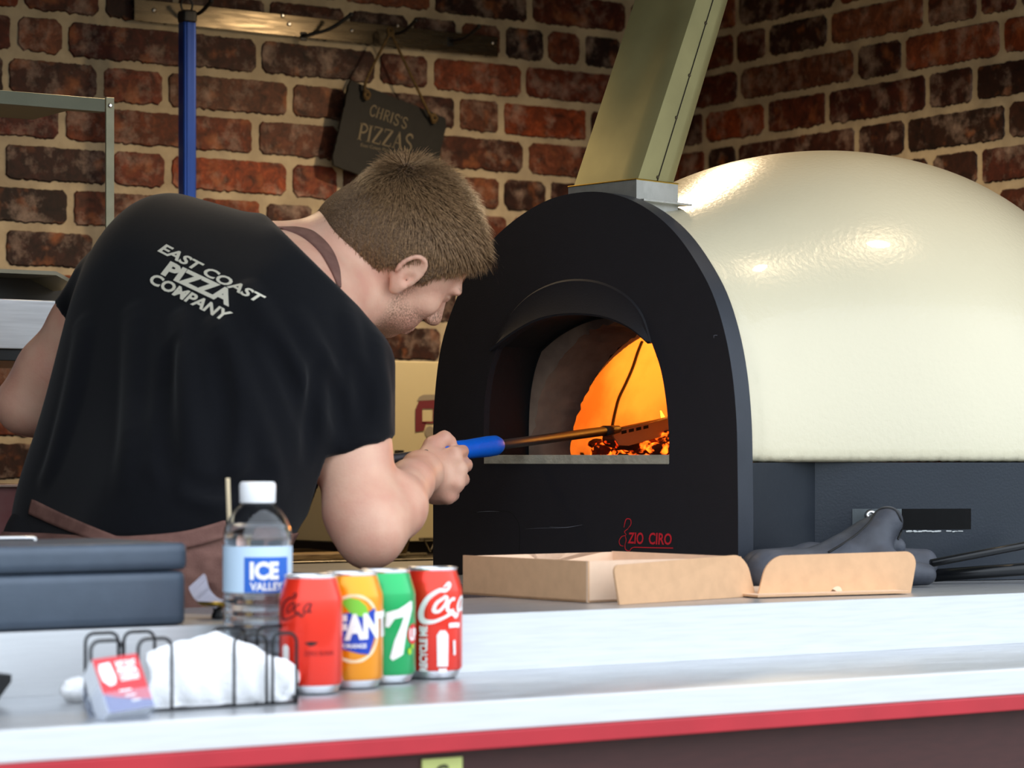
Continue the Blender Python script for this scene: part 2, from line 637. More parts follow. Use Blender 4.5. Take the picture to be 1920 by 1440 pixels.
def brick_wall(name, s0, s1, place, into, rows, zlo=0.3, zhi=2.47, z_ref=1.965, c=0.08, seed=1):
    """place(s, z) -> Vector on the wall, into = outward normal. rows[k] = known joints (s) of course k."""
    rnd = random.Random(seed)
    b = bmesh.new()
    vl = b.loops.layers.color.new('tone')
    A = [b.verts.new(place(s, z)) for s, z in ((s0, zlo), (s1, zlo), (s1, zhi), (s0, zhi))]
    f = b.faces.new(A)
    f.material_index = 1
    k0 = math.floor((zlo - z_ref) / c)
    k1 = math.ceil((zhi - z_ref) / c)
    palette = ['A07058', '906050', 'AC8068', '7E5C50', 'A88672', '7C5A4E', 'B07C58', '906C5A', 'A07C68', '745648']
    for k in range(k0, k1):
        js = sorted(rows.get(k, []))
        if not js:
            js = [s0 + rnd.uniform(0, 0.2)]
        lo, hi = js[0], js[-1]
        long_ = rnd.random() < 0.5
        while lo > s0:
            lo -= 0.105 if not long_ else rnd.uniform(0.19, 0.235)
            long_ = not long_ if rnd.random() < 0.7 else long_
            js.insert(0, lo)
        while hi < s1:
            hi += 0.105 if not long_ else rnd.uniform(0.19, 0.235)
            long_ = not long_ if rnd.random() < 0.7 else long_
            js.append(hi)
        z0, z1 = z_ref + k * c, z_ref + (k + 1) * c
        for a, d in zip(js[:-1], js[1:]):
            g = 0.0068
            x0, x1 = a + g + rnd.uniform(-.001, .002), d - g - rnd.uniform(-.001, .002)
            if x1 < s0 or x0 > s1:
                continue
            x0, x1 = max(x0, s0 + .001), min(x1, s1 - .001)
            if x1 - x0 < 0.02:
                continue
            y0, y1 = z0 + 0.0078 + rnd.uniform(-.001, .0015), z1 - 0.0074 - rnd.uniform(-.001, .0015)
            rad = rnd.uniform(0.004, 0.012)
            pts = []
            step = 0.0045

            def edge(p, q, amp):
                n = max(2, int(math.hypot(q[0] - p[0], q[1] - p[1]) / step))
                nx, ny = (q[1] - p[1]), -(q[0] - p[0])
                ln = math.hypot(nx, ny)
                nx, ny = nx / ln, ny / ln
                w = 0.0
                for i in range(n):
                    t = i / n
                    w = w * 0.55 + rnd.gauss(0, amp)
                    pts.append((p[0] + (q[0] - p[0]) * t + nx * w, p[1] + (q[1] - p[1]) * t + ny * w))
            edge((x0 + rad, y0), (x1 - rad, y0), 0.0011)
            edge((x1 - rad, y0), (x1, y0 + rad), 0.0004)
            edge((x1, y0 + rad), (x1, y1 - rad), 0.0006)
            edge((x1, y1 - rad), (x1 - rad, y1), 0.0004)
            edge((x1 - rad, y1), (x0 + rad, y1), 0.0006)
            edge((x0 + rad, y1), (x0, y1 - rad), 0.0004)
            edge((x0, y1 - rad), (x0, y0 + rad), 0.0006)
            edge((x0, y0 + rad), (x0 + rad, y0), 0.0004)
            tone = lin(rnd.choice(palette))
            kk = rnd.uniform(0.7, 1.1)
            tone = tuple(x * kk for x in tone[:3]) + (1,)
            cx, cy = (x0 + x1) / 2, (y0 + y1) / 2
            inner = [b.verts.new(place(cx + (x - cx) * (1 - .0035 / (x1 - x0)), cy + (y - cy) * (1 - .0035 / (y1 - y0))) + into * 0.0035) for x, y in pts]
            outer = [b.verts.new(place(x, y) + into * 0.0006) for x, y in pts]
            n = len(pts)
            ff = b.faces.new(inner)
            fs = [ff]
            for i in range(n):
                q = b.faces.new((outer[i], outer[(i + 1) % n], inner[(i + 1) % n], inner[i]))
                fs.append(q)
            for q in fs:
                q.material_index = 0
                for lp in q.loops:
                    lp[vl] = tone
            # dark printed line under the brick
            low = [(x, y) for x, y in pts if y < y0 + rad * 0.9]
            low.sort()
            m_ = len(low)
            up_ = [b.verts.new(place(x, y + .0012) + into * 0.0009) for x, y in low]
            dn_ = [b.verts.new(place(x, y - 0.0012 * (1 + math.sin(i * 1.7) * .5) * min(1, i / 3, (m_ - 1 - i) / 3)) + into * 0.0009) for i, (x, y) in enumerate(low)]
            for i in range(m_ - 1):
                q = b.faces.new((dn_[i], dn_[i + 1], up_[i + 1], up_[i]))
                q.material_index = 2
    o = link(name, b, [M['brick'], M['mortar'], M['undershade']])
    return struct(o)


def sx_back(u):
    r = ray(u, 0)
    return YW * r.x / r.y


def sy_right(u):          # position along the right wall measured from the corner
    r = ray(u, 0)
    return YW - XW * r.y / r.x


back_rows = {0: [2, 207, 315, 543, 637, 775, 862, 940, 1027, 1100, 1180], 1: [117, 355, 478, 637, 820, 985, 1130],
             2: [10, 187, 310, 543, 653, 857, 939, 1103], 3: [122, 350, 485, 707, 807, 982, 1155],
             4: [40, 190, 330, 500, 650, 770, 860, 942, 1022, 1092], 5: [100, 260, 420, 520, 640, 810, 993, 1177],
             -1: [133, 370, 493, 590, 885, 955, 1040], -2: [3, 180, 300, 480, 600, 830, 905], -4: [30, 150, 830],
             -5: [80, 640, 835], -7: [76, 560, 640], -8: [40, 200, 625], -9: [590, 660]}
brick_wall('wall_back', XL, XW, lambda s, z: Vector((s, YW, z)), Vector((0, -1, 0)),
           {k: [sx_back(u) for u in v] for k, v in back_rows.items()}, seed=3)
right_rows = {2: [1438, 1552, 1740, 1829], 3: [1386, 1606, 1695, 1880], 4: [1439, 1556, 1737, 1837], 1: [1383, 1607, 1700, 1888],
              0: [1500, 1640, 1745, 1838], 5: [1384, 1572, 1690, 1860], -1: [1790, 1870]}
brick_wall('wall_right', 0.0, YW - 2.3, lambda s, z: Vector((XW, YW - s, z)), Vector((-1, 0, 0)),
           {k: [sy_right(u) for u in v] for k, v in right_rows.items()}, seed=5)

b = bmesh.new()
bx(b, (XL - .04, 2.2, ZC), (XW + .04, YW + .04, ZC + .04))
struct(link('ceiling', b, M['ceiling']))
b = bmesh.new()
bx(b, (XL - .04, 2.2, ZF - .05), (XW + .04, YW + .04, ZF))
struct(link('floor', b, M['floor']))
b = bmesh.new()
bx(b, (XL - .04, 2.2, ZF), (XL, YW + .04, ZC))
struct(link('wall_left', b, M['side']))
# ground outside in front of the trailer
b = bmesh.new()
bx(b, (-6, -8, -.05), (10, 8, 0))
struct(link('ground', b, mat('grey_paving', '8C8C88', 0.85, 0, 0.2, 3)))

# ---------------------------------------------------------------- service counter
ct = thing('service_counter', 'long stepped brushed steel serving counter with red trim along its lower front edge', 'counter', (2.0, 2.2, ZF))
CTI = Matrix.Translation(-Vector((2.0, 2.2, ZF)))


def cpart(name, m, boxes, bev=0.002):
    b = bmesh.new()
    for lo, hi in boxes:
        bx(b, lo, hi, bev, CTI)
    return link(name, b, m, ct)


X0, X1 = XL + .002, XW - .006
cpart('ledge', M['steel'], [((X0, 2.203, ZL - .03), (X1, 2.50, ZL))], .0015)
cpart('front_lip', M['steel_h'], [((X0, 2.19, ZL - .029), (X1, 2.203, ZL))], .002)
cpart('red_trim', M['red_trim'], [((X0, 2.186, ZL - .0465), (X1, 2.21, ZL - .0295))], .002)
cpart('riser', M['steel_h'], [((X0, 2.4935, ZL), (X1, 2.4965, ZT - .0003))], 0.0005)
cpart('worktop', M['steel'], [((X0, 2.4965, ZT - .03), (2.02, 2.79, ZT)), ((2.02, 2.4965, ZT - .03), (X1, 3.85, ZT))], .0015)
cpart('front_panel', M['maroon'], [((X0, 2.225, ZF), (X1, 2.26, ZL - .0465))])
cpart('back_panel', M['maroon'], [((X0, 2.72, ZF), (2.0, 2.75, ZT - .03)), ((2.02, 2.9, ZF), (2.05, 3.84, ZT - .03)), ((2.05, 3.80, ZF), (X1, 3.84, ZT - .03))])

# small green ticket under the counter edge
b = bmesh.new()
p0 = on_y(790, 1424, 2.2245)
p1 = on_y(865, 1418, 2.2245)
h = .05
q = [Vector((p0.x, 2.2225, p0.z)), Vector((p1.x, 2.2225, p0.z)), Vector((p1.x, 2.2225, p0.z - h)), Vector((p0.x, 2.2225, p0.z - h))]
prism(b, q, (0, 0.0015, 0))
tk = link('price_ticket', b, M['tag'])
tag(tk, 'small pale green ticket stuck on maroon panel below the counter edge', 'ticket')
b = bmesh.new()
put_text(b, 'C', lambda x, y: Vector((p0.x + .014 + .016 * x, 2.2215, p0.z - .024 + .018 * y)), 0.02)
link('lettering', b, M['ink'], tk)

# ---------------------------------------------------------------- back bench and its things
bb = thing('back_bench', 'low steel bench along the brick back wall behind the man', 'bench', (1.8, 4.4, ZF))
b = bmesh.new()
bx(b, (1.75, 4.12, 1.235), (XW - .006, YW - .006, 1.268), .002, Matrix.Translation((-1.8, -4.4, -ZF)))
link('bench_top', b, M['steel_dark'], bb)
b = bmesh.new()
bx(b, (1.75, 4.16, ZF), (XW - .006, 4.19, 1.235), .002, Matrix.Translation((-1.8, -4.4, -ZF)))
link('bench_front', b, M['maroon'], bb)
ZB = 1.268

# wooden board edge
b = bmesh.new()
bp_ = on_z(600, 1064, ZB)
bx(b, (2.15, 4.14, ZB), (2.50, 4.225, ZB + .012), .003)
o = link('wooden_board', b, mat('pale_scratched_wood', 'A98F66', 0.6, 0, 0.4, 12, stretch=(3, 40, 40), ncol='6B553A'))
tag(o, 'long scratched wooden board on the back bench below the elbow', 'board')
# gastronorm tray
b = bmesh.new()
tp = []
for (u, v) in ((545, 1029), (585, 1029), (622, 1033), (640, 1046), (648, 1060), (545, 1060)):
    q = on_y(u, v, 4.235)
    tp.append(Vector((q.x, 4.235, max(q.z, ZB + .0005))))
b2 = bmesh.new()
prism(b2, tp, (0, .012, 0))
x0_, x1_ = tp[0].x, tp[3].x
bx(b2, (x0_, 4.247, ZB + .001), (x1_, 4.48, ZB + .006))
bx(b2, (x0_, 4.47, ZB + .001), (x1_, 4.48, ZB + .04))
o = link('steel_tray', b2, mat('brown_baked_steel', '4B3F30', 0.35, 0.7, 0.4, 12))
tag(o, 'dull brown steel baking tray on the back bench beside the board', 'tray')
# wire rack
wr = bmesh.new()
for i, yy in enumerate((4.16, 4.22, 4.28)):
    tube(wr, [(2.68, yy, ZB + .03), (2.92, yy, ZB + .03)], .0028, 8)
    tube(wr, [(2.40, yy, ZB + .006), (2.62, yy, ZB + .006)], .0028, 8)
for i in range(8):
    x = 2.69 + i * .028
    tube(wr, [(x, 4.16, ZB + .03), (x + .014, 4.16, ZB + .006), (x + .028, 4.16, ZB + .03)], .0018, 6)
    tube(wr, [(x, 4.16, ZB + .031), (x, 4.28, ZB + .031)], .0016, 6)
    tube(wr, [(x, 4.28, ZB + .03), (x + .014, 4.28, ZB + .006), (x + .028, 4.28, ZB + .03)], .0018, 6)
o = link('wire_rack', wr, M['steel_dark'])
tag(o, 'low wire cooling rack on the back bench left of the oven', 'rack')
# round tin behind the elbow
b = bmesh.new()
cpt = on_y(728, 1040, 4.22)
lathe(b, [(.03, 0), (.05, .005), (.058, .036), (.061, .040), (.061, .043), (.056, .041), (.049, .008)], 32, True, True, (cpt.x - .02, 4.22, ZB))
o = link('round_tin', b, mat('golden_tin', 'A58A4A', 0.35, 0.7, 0.3, 20), smooth=True)
tag(o, 'small round golden tin on the back bench behind the elbow', 'tin')

# cream cabinet with the red van mark
M['cabinet'] = mat('cream_enamel', 'C9BB94', 0.4, 0, 0.04, 5)
cb = thing('cream_cabinet', 'plain cream cabinet with a maroon van mark between man and oven', 'cabinet', (2.45, 4.4, ZB))
ci = Matrix.Translation(-Vector((2.45, 4.4, ZB)))
CX0, CX1 = on_y(655, 900, 4.3).x, on_y(870, 900, 4.3).x
zt = on_y(770, 677, 4.3).z
zb = on_y(770, 1016, 4.3).z
b = bmesh.new()
bx(b, (CX0, 4.3, zb), (CX1, 4.62, zt), .004, ci)
link('body', b, M['cabinet'], cb)
b = bmesh.new()
bx(b, (CX0, 4.31, ZB), (CX1, 4.6, zb), .003, ci)
link('plinth', b, M['black_plastic'], cb)
b = bmesh.new()


def cabf(u, v):
    q = on_y(u, v, 4.2985)
    return ci @ q


def cabv(x, y):
    return cabf(x, y)


# van silhouette: body with window, wheel
for poly in ([(781, 762), (786, 752), (812, 750), (852, 750), (852, 766), (781, 766)], [(779, 766), (792, 766), (792, 808), (779, 810)],
             [(792, 792), (800, 792), (797, 800), (795, 808), (792, 808)], [(792, 790), (852, 790), (852, 794), (792, 794)],
             [(812, 766), (852, 766), (852, 790), (812, 790)]):
    put_poly(b, poly, cabv)
link('van_mark', b, mat('maroon_print', '6E2830', 0.5), cb)
b = bmesh.new()
put_poly(b, [(782, 752), (786, 744), (794, 740), (852, 739), (852, 750), (790, 751)], cabv)
grey_p = mat('grey_print', '8F8474', 0.5)
link('van_roof_mark', b, grey_p, cb)
b = bmesh.new()
put_poly(b, circle2(806, 810, 9, 11, 24), cabv)
link('van_wheel_mark', b, grey_p, cb)
b = bmesh.new()
bx(b, (*[on_y(750, 847, 4.29).x - .006, 4.285], on_y(750, 847, 4.29).z - .003), (on_y(750, 847, 4.29).x + .006, 4.3, on_y(750, 847, 4.29).z + .003), .001, ci)
link('latch', b, M['black_plastic'], cb)

# ---------------------------------------------------------------- left: shelf, steel cabinet, crate
# wall shelf: top slab + angle post
sh = thing('steel_shelf', 'high stainless steel shelf with a thin upright post beside the blue pole', 'shelf', (0.9, 3.9, ZB))
si = Matrix.Translation(-Vector((0.9, 3.9, ZB)))
YS = 3.75
a0 = on_y(-60, 168, YS)
a1 = on_y(197, 185, YS)
a1b = on_y(197, 210, YS)
b = bmesh.new()
bx(b, (a0.x - .3, YS, a1b.z), (a1.x, YS + .02, a1.z), .001, si)
bx(b, (a0.x - .3, YS + .02, a1.z - .004), (a1.x, YS + .27, a1.z), .001, si)
link('shelf_board', b, mat('olive_grey_steel', '6E6E5C', .5, .5, .2, 8), sh)
b = bmesh.new()
pz0 = on_y(205, 183, YS)
bx(b, (a1.x + .001, YS - .002, ZB), (a1.x + .0145, YS + .002, pz0.z), .0005, si)
bx(b, (a1.x + .0125, YS, ZB), (a1.x + .0145, YS + .016, pz0.z), .0005, si)
link('post', b, mat('tan_grey_steel', 'A29C80', .45, .3, .2, 30), sh)
b = bmesh.new()
lathe(b, [(.0035, 0), (.0038, .001), (.002, .0025)], 16)
for v in b.verts:
    v.co = Vector((v.co.x, -v.co.z, v.co.y)) + (si @ Vector((a1.x + .0075, YS - .002, on_y(203, 198, YS).z)))
link('screw', b, M['chrome'], sh)

# stainless extraction box behind his arm
YE = 3.82
ex = thing('steel_cabinet', 'wall mounted stainless steel cabinet with bright brushed front behind his left arm', 'cabinet', (0.9, 4.1, 1.5))
ei = Matrix.Translation(-Vector((0.9, 4.1, 1.5)))
zt, zb, xr = on_y(60, 562, YE).z, on_y(60, 655, YE).z, on_y(250, 600, YE).x
b = bmesh.new()
bx(b, (XL + .02, YE, zb), (xr, YE + .35, zt), .003, ei)
link('body', b, M['steel_h'], ex)
b = bmesh.new()
bx(b, (XL + .02, YE + .01, zb - .018), (xr - .01, YE + .33, zb), .002, ei)
link('underside', b, M['blackmetal'], ex)
b = bmesh.new()
zc_ = on_y(60, 514, YE).z
bx(b, (XL + .02, YE + .10, zt), (xr - .005, YE + .11, zc_ + .0), .001, ei)
bx(b, (xr - .30, YE + .05, zt), (xr - .295, YE + .11, zc_ - .01), .001, ei)
link('recess', b, mat('dark_grey_recess', '34322E', 0.5, 0.4), ex)
b = bmesh.new()
pr = [Vector((XL + .02, 0, zc_)), Vector((on_y(105, 515, YE).x, 0, zc_)), Vector((on_y(150, 545, YE).x, 0, on_y(150, 540, YE).z)),
      Vector((on_y(150, 545, YE).x, 0, on_y(150, 540, YE).z + .006)), Vector((on_y(105, 515, YE).x, 0, zc_ + .006)), Vector((XL + .02, 0, zc_ + .006))]
pr = [ei @ Vector((p.x, YE + .0, p.z)) for p in pr]
prism(b, pr, (0, .11, 0))
link('flap', b, mat('tarnished_steel', '8A8470', 0.4, 0.6, 0.2, 10), ex)

# mauve tub with pale rim
YT = 3.79
b = bmesh.new()
cr = thing('plastic_tub', 'dusty mauve plastic tub with a pale rim at the left edge', 'tub', (0.9, 4.05, ZB))
cri = Matrix.Translation(-Vector((0.9, 4.05, ZB)))
zt, xr = on_y(30, 908, YT).z, on_y(75, 900, YT).x
b = bmesh.new()
for lo, hi in (((0.4, YT, 1.1665), (xr - .01, YT + .012, zt)), ((0.4, YT + .3, 1.1665), (xr - .01, YT + .312, zt)), ((xr - .022, YT + .012, 1.1665), (xr - .01, YT + .3, zt)), ((0.4, YT + .01, 1.1665), (xr - .012, YT + .3, 1.1765))):
    bx(b, lo, hi, .003, cri)
link('body', b, mat('dusty_mauve_plastic', '8C5052', 0.55, 0, 0.4, 10, ncol='A07A78'), cr)
b = bmesh.new()
for lo, hi in (((0.39, YT - .012, zt - .004), (xr, YT + .012, zt)), ((0.39, YT + .3, zt - .004), (xr, YT + .32, zt)), ((xr - .02, YT + .012, zt - .004), (xr, YT + .3, zt))):
    bx(b, lo, hi, .001, cri)
link('rim', b, mat('pale_rim', 'C8B0A4', 0.5), cr)
b = bmesh.new()
bx(b, (0.35, 3.785, ZF), (1.74, 4.112, 1.166), .004)
o = link('low_cabinet', b, M['steel_dark'])
tag(o, 'low steel cupboard under the mauve tub against the bench', 'cupboard')

# ---------------------------------------------------------------- hook rail on the back wall
YR = YW - .014
rl = thing('hook_rail', 'tarnished steel wall rail with black coat hooks high on the bricks', 'rail', (1.9, YR, 2.3))
ri = Matrix.Translation(-Vector((1.9, YR, 2.3)))
zlo = on_y(590, 72, YR).z
l0, l1 = on_y(250, 30, YR), on_y(932, 80, YR)
b = bmesh.new()
bx(b, (l0.x, YR - .004, zlo - .001), (l1.x, YR, zlo + .041), .0012, ri)
bx(b, (l0.x, YR, zlo + .036), (l1.x, YW - .0045, zlo + .041), .0008, ri)
link('rail_strip', b, mat('tarnished_rail_steel', '6E6454', 0.26, 0.95, 0.3, 8, stretch=(2, 20, 20), rnoise=0.07), rl)
for (u, v) in ((287, 20), (528, 30), (540, 46), (658, 58), (744, 49), (922, 81)):
    b = bmesh.new()
    q = on_y(u, v, YR)
    lathe(b, [(.004, 0), (.0045, .001), (.002, .003)], 12)
    for w in b.verts:
        w.co = Vector((w.co.x, -w.co.z, w.co.y)) + (ri @ Vector((q.x, YR - .004, q.z)))
    link('screw', b, M['chrome'], rl)
for (u0, v0, u1, v1) in ((350, 28, 396, 2), (567, 66, 658, 28), (728, 64, 780, 38), (842, 76, 898, 50)):
    q = on_y(u0, v0, YR)
    b = bmesh.new()
    base = ri @ Vector((q.x, YR - .004, q.z))
    tip = Vector((q.x, YR - .004, q.z)) + Vector((0, -.055, .030))
    # tip found so that it lies on the measured sight line
    tp = on_y(u1, v1, YR - .075)
    tipv = ri @ tp
    midv = base.lerp(tipv, .55) - Vector((0, 0, .010))
    tube(b, smooth_path([base, base + Vector((0, -.008, -.002)), midv, tipv], 6), [.0035] * 12 + [.004] * 7, 8)
    bx(b, base - Vector((.007, .002, .012)), base + Vector((.007, .001, .006)), .001)
    bmesh.ops.create_uvsphere(b, u_segments=10, v_segments=8, radius=.0052, matrix=Matrix.Translation(tipv))
    link('hook', b, M['black_plastic'], rl, True)

# blue pole of a hanging peel
bpz = thing('blue_peel_pole', 'long blue metal pole with black end cap hanging from the wall rail', 'pole', (on_y(350, 700, 4.52).x, 4.52, 1.5))
q = on_y(350, 40, 4.52)
ii = Matrix.Translation(-Vector((q.x, 4.52, 1.5)))
bpz.location = (q.x, 4.52, 1.5)
hw = on_y(362, 40, 4.52).x - q.x
b = bmesh.new()
bx(b, (q.x - hw, 4.505, 1.30), (q.x + hw, 4.53, q.z - .002), .005, ii)
bx(b, (q.x - hw * .55, 4.5035, 1.30), (q.x - hw * .1, 4.506, q.z - .004), .001, ii)
link('pole', b, M['blue_bar'], bpz)
b = bmesh.new()
bx(b, (q.x - hw * 1.1, 4.503, q.z - .004), (q.x + hw * 1.1, 4.532, q.z + .020), .008, ii)
link('end_cap', b, M['black_plastic'], bpz)
b = bmesh.new()
c0 = ii @ Vector((q.x, 4.52, q.z + .018))
tube(b, [c0 + Vector((.012 * math.cos(t), .0, .012 + .014 * math.sin(t))) for t in [i * 2 * PI / 20 for i in range(20)]], .002, 8, closed=True)
link('hanging_ring', b, M['black_plastic'], bpz, True)

# slate sign
YG = 4.60
cs = [on_y(u, v, YG) for u, v in ((657, 150), (818, 213), (836, 222), (836, 240), (822, 302), (808, 366), (796, 372), (626, 310), (624, 296), (640, 226))]
cs = [Vector((p.x, YG, p.z)) for p in cs]
sgp = cs[0].copy()
sg = thing('slate_sign', 'tilted black slate sign with engraved lettering hung by rope from the rail', 'sign', sgp)
gi = Matrix.Translation(-sgp)
rnd = random.Random(2)
jag = []
for i in range(len(cs)):
    a, c_ = cs[i], cs[(i + 1) % len(cs)]
    n = max(2, int((c_ - a).length / .006))
    for k in range(n):
        p = a.lerp(c_, k / n)
        jag.append(gi @ (p + Vector((rnd.gauss(0, .0006), 0, rnd.gauss(0, .0006)))))
b = bmesh.new()
prism(b, jag, (0, .007, 0))
link('slate', b, M['slate'], sg)


def sgf(u, v, off=.0006):
    q = on_y(u, v, YG - off)
    return gi @ q


def bil(BL, TL, TR, BR, off=.0006, fn=None):
    fn = fn or sgf

    def f(x, y):
        bu, bv = BL[0] + (BR[0] - BL[0]) * x, BL[1] + (BR[1] - BL[1]) * x
        tu, tv = TL[0] + (TR[0] - TL[0]) * x, TL[1] + (TR[1] - TL[1]) * x
        return fn(bu + (tu - bu) * y, bv + (tv - bv) * y)
    return f


# serif capitals as strokes: (stem strokes) drawn in a 0..1 x 0..1 cell
def seg(x0, y0, x1, y1, w):
    return ('s', [(x0, y0), (x1, y1)], w)


SER = {
    'P': ([seg(.25, 0, .25, 1, .17), seg(.08, .02, .44, .02, .05), seg(.08, .98, .3, .98, .05), ('c', [(.25, .97), (.6, .96), (.82, .74), (.6, .5), (.28, .48)], .11)], .85),
    'I': ([seg(.25, 0, .25, 1, .17), seg(.07, .02, .43, .02, .05), seg(.07, .98, .43, .98, .05)], .5),
    'Z': ([seg(.12, .03, .8, .97, .16), seg(.1, .97, .84, .97, .06), seg(.08, .03, .84, .03, .06), seg(.12, .97, .12, .78, .05), seg(.82, .03, .82, .24, .05)], .95),
    'A': ([seg(.14, 0, .46, 1, .06), seg(.44, 1, .82, 0, .16), seg(.25, .33, .68, .33, .05), seg(.02, .02, .28, .02, .05), seg(.68, .02, .98, .02, .05)], 1.0),
    'S': ([('c', [(.74, .8), (.6, .97), (.34, .97), (.18, .78), (.3, .58), (.6, .43), (.76, .24), (.6, .03), (.34, .02), (.15, .2)], .12)], .88),
    'C': ([('c', [(.85, .78), (.68, .96), (.42, .95), (.2, .72), (.17, .45), (.3, .14), (.55, .02), (.75, .08), (.88, .25)], .12)], .95),
    'H': ([seg(.22, 0, .22, 1, .15), seg(.78, 0, .78, 1, .15), seg(.22, .52, .78, .52, .05), seg(.08, .02, .36, .02, .05), seg(.08, .98, .36, .98, .05), seg(.64, .02, .92, .02, .05), seg(.64, .98, .92, .98, .05)], 1.02),
    'R': ([seg(.22, 0, .22, 1, .15), seg(.07, .02, .38, .02, .05), seg(.07, .98, .3, .98, .05), ('c', [(.22, .97), (.58, .96), (.74, .76), (.58, .54), (.24, .52)], .1), seg(.45, .52, .85, .02, .13)], .92),
    "'": ([seg(.15, 1, .1, .75, .1)], .25),
}


def serif_word(b, word, f):
    tot = sum(SER[c][1] for c in word)
    x = 0
    for c in word:
        strokes, w = SER[c]
        for kind, pts, wd in strokes:
            fn = lambda px, py, x=x: f((x + px) / tot, py)
            # quads are made in cell units so widths stay even
            put_ribbon(b, pts, wd, fn, 5 if kind == 'c' else 1)
        x += w


b = bmesh.new()
serif_word(b, "CHRIS'S", bil((690, 215), (696, 195), (767, 223), (762, 242)))
serif_word(b, 'PIZZAS', bil((668, 261), (674, 230), (778, 254), (772, 285)))
put_text(b, 'East Coast Pizza Company', bil((676, 274), (677, 268), (772, 288), (771, 294)), 0.0)
link('engraving', b, M['slate_print'], sg)
b = bmesh.new()
hk = on_y(732, 60, YW - .06)
kl, kr = sgf(686, 178, .006), sgf(812, 222, .006)
top = gi @ hk
for k_, px in ((kl, (686, 150)), (kr, (797, 200))):
    p1 = sgf(px[0], px[1], .012)
    pts = [k_ + Vector((0, .0, 0)), p1 + Vector((0, -.003, 0)), top]
    tube(b, smooth_path(pts, 8), .0030, 7)
for k_ in (kl, kr):
    for j in range(3):
        tube(b, [k_ + Vector((.006 * math.cos(t + j), -.003 - .001 * j, .009 * math.sin(t + j) * (1 - .2 * j))) for t in [i * 2 * PI / 12 for i in range(12)]], .0028, 6, closed=True)
tube(b, [top + Vector((.006 * math.cos(t), .006 * math.sin(t) * .5, .009 * math.sin(t))) for t in [i * 2 * PI / 12 for i in range(12)]], .003, 6, closed=True)
link('rope', b, M['rope'], sg, True)
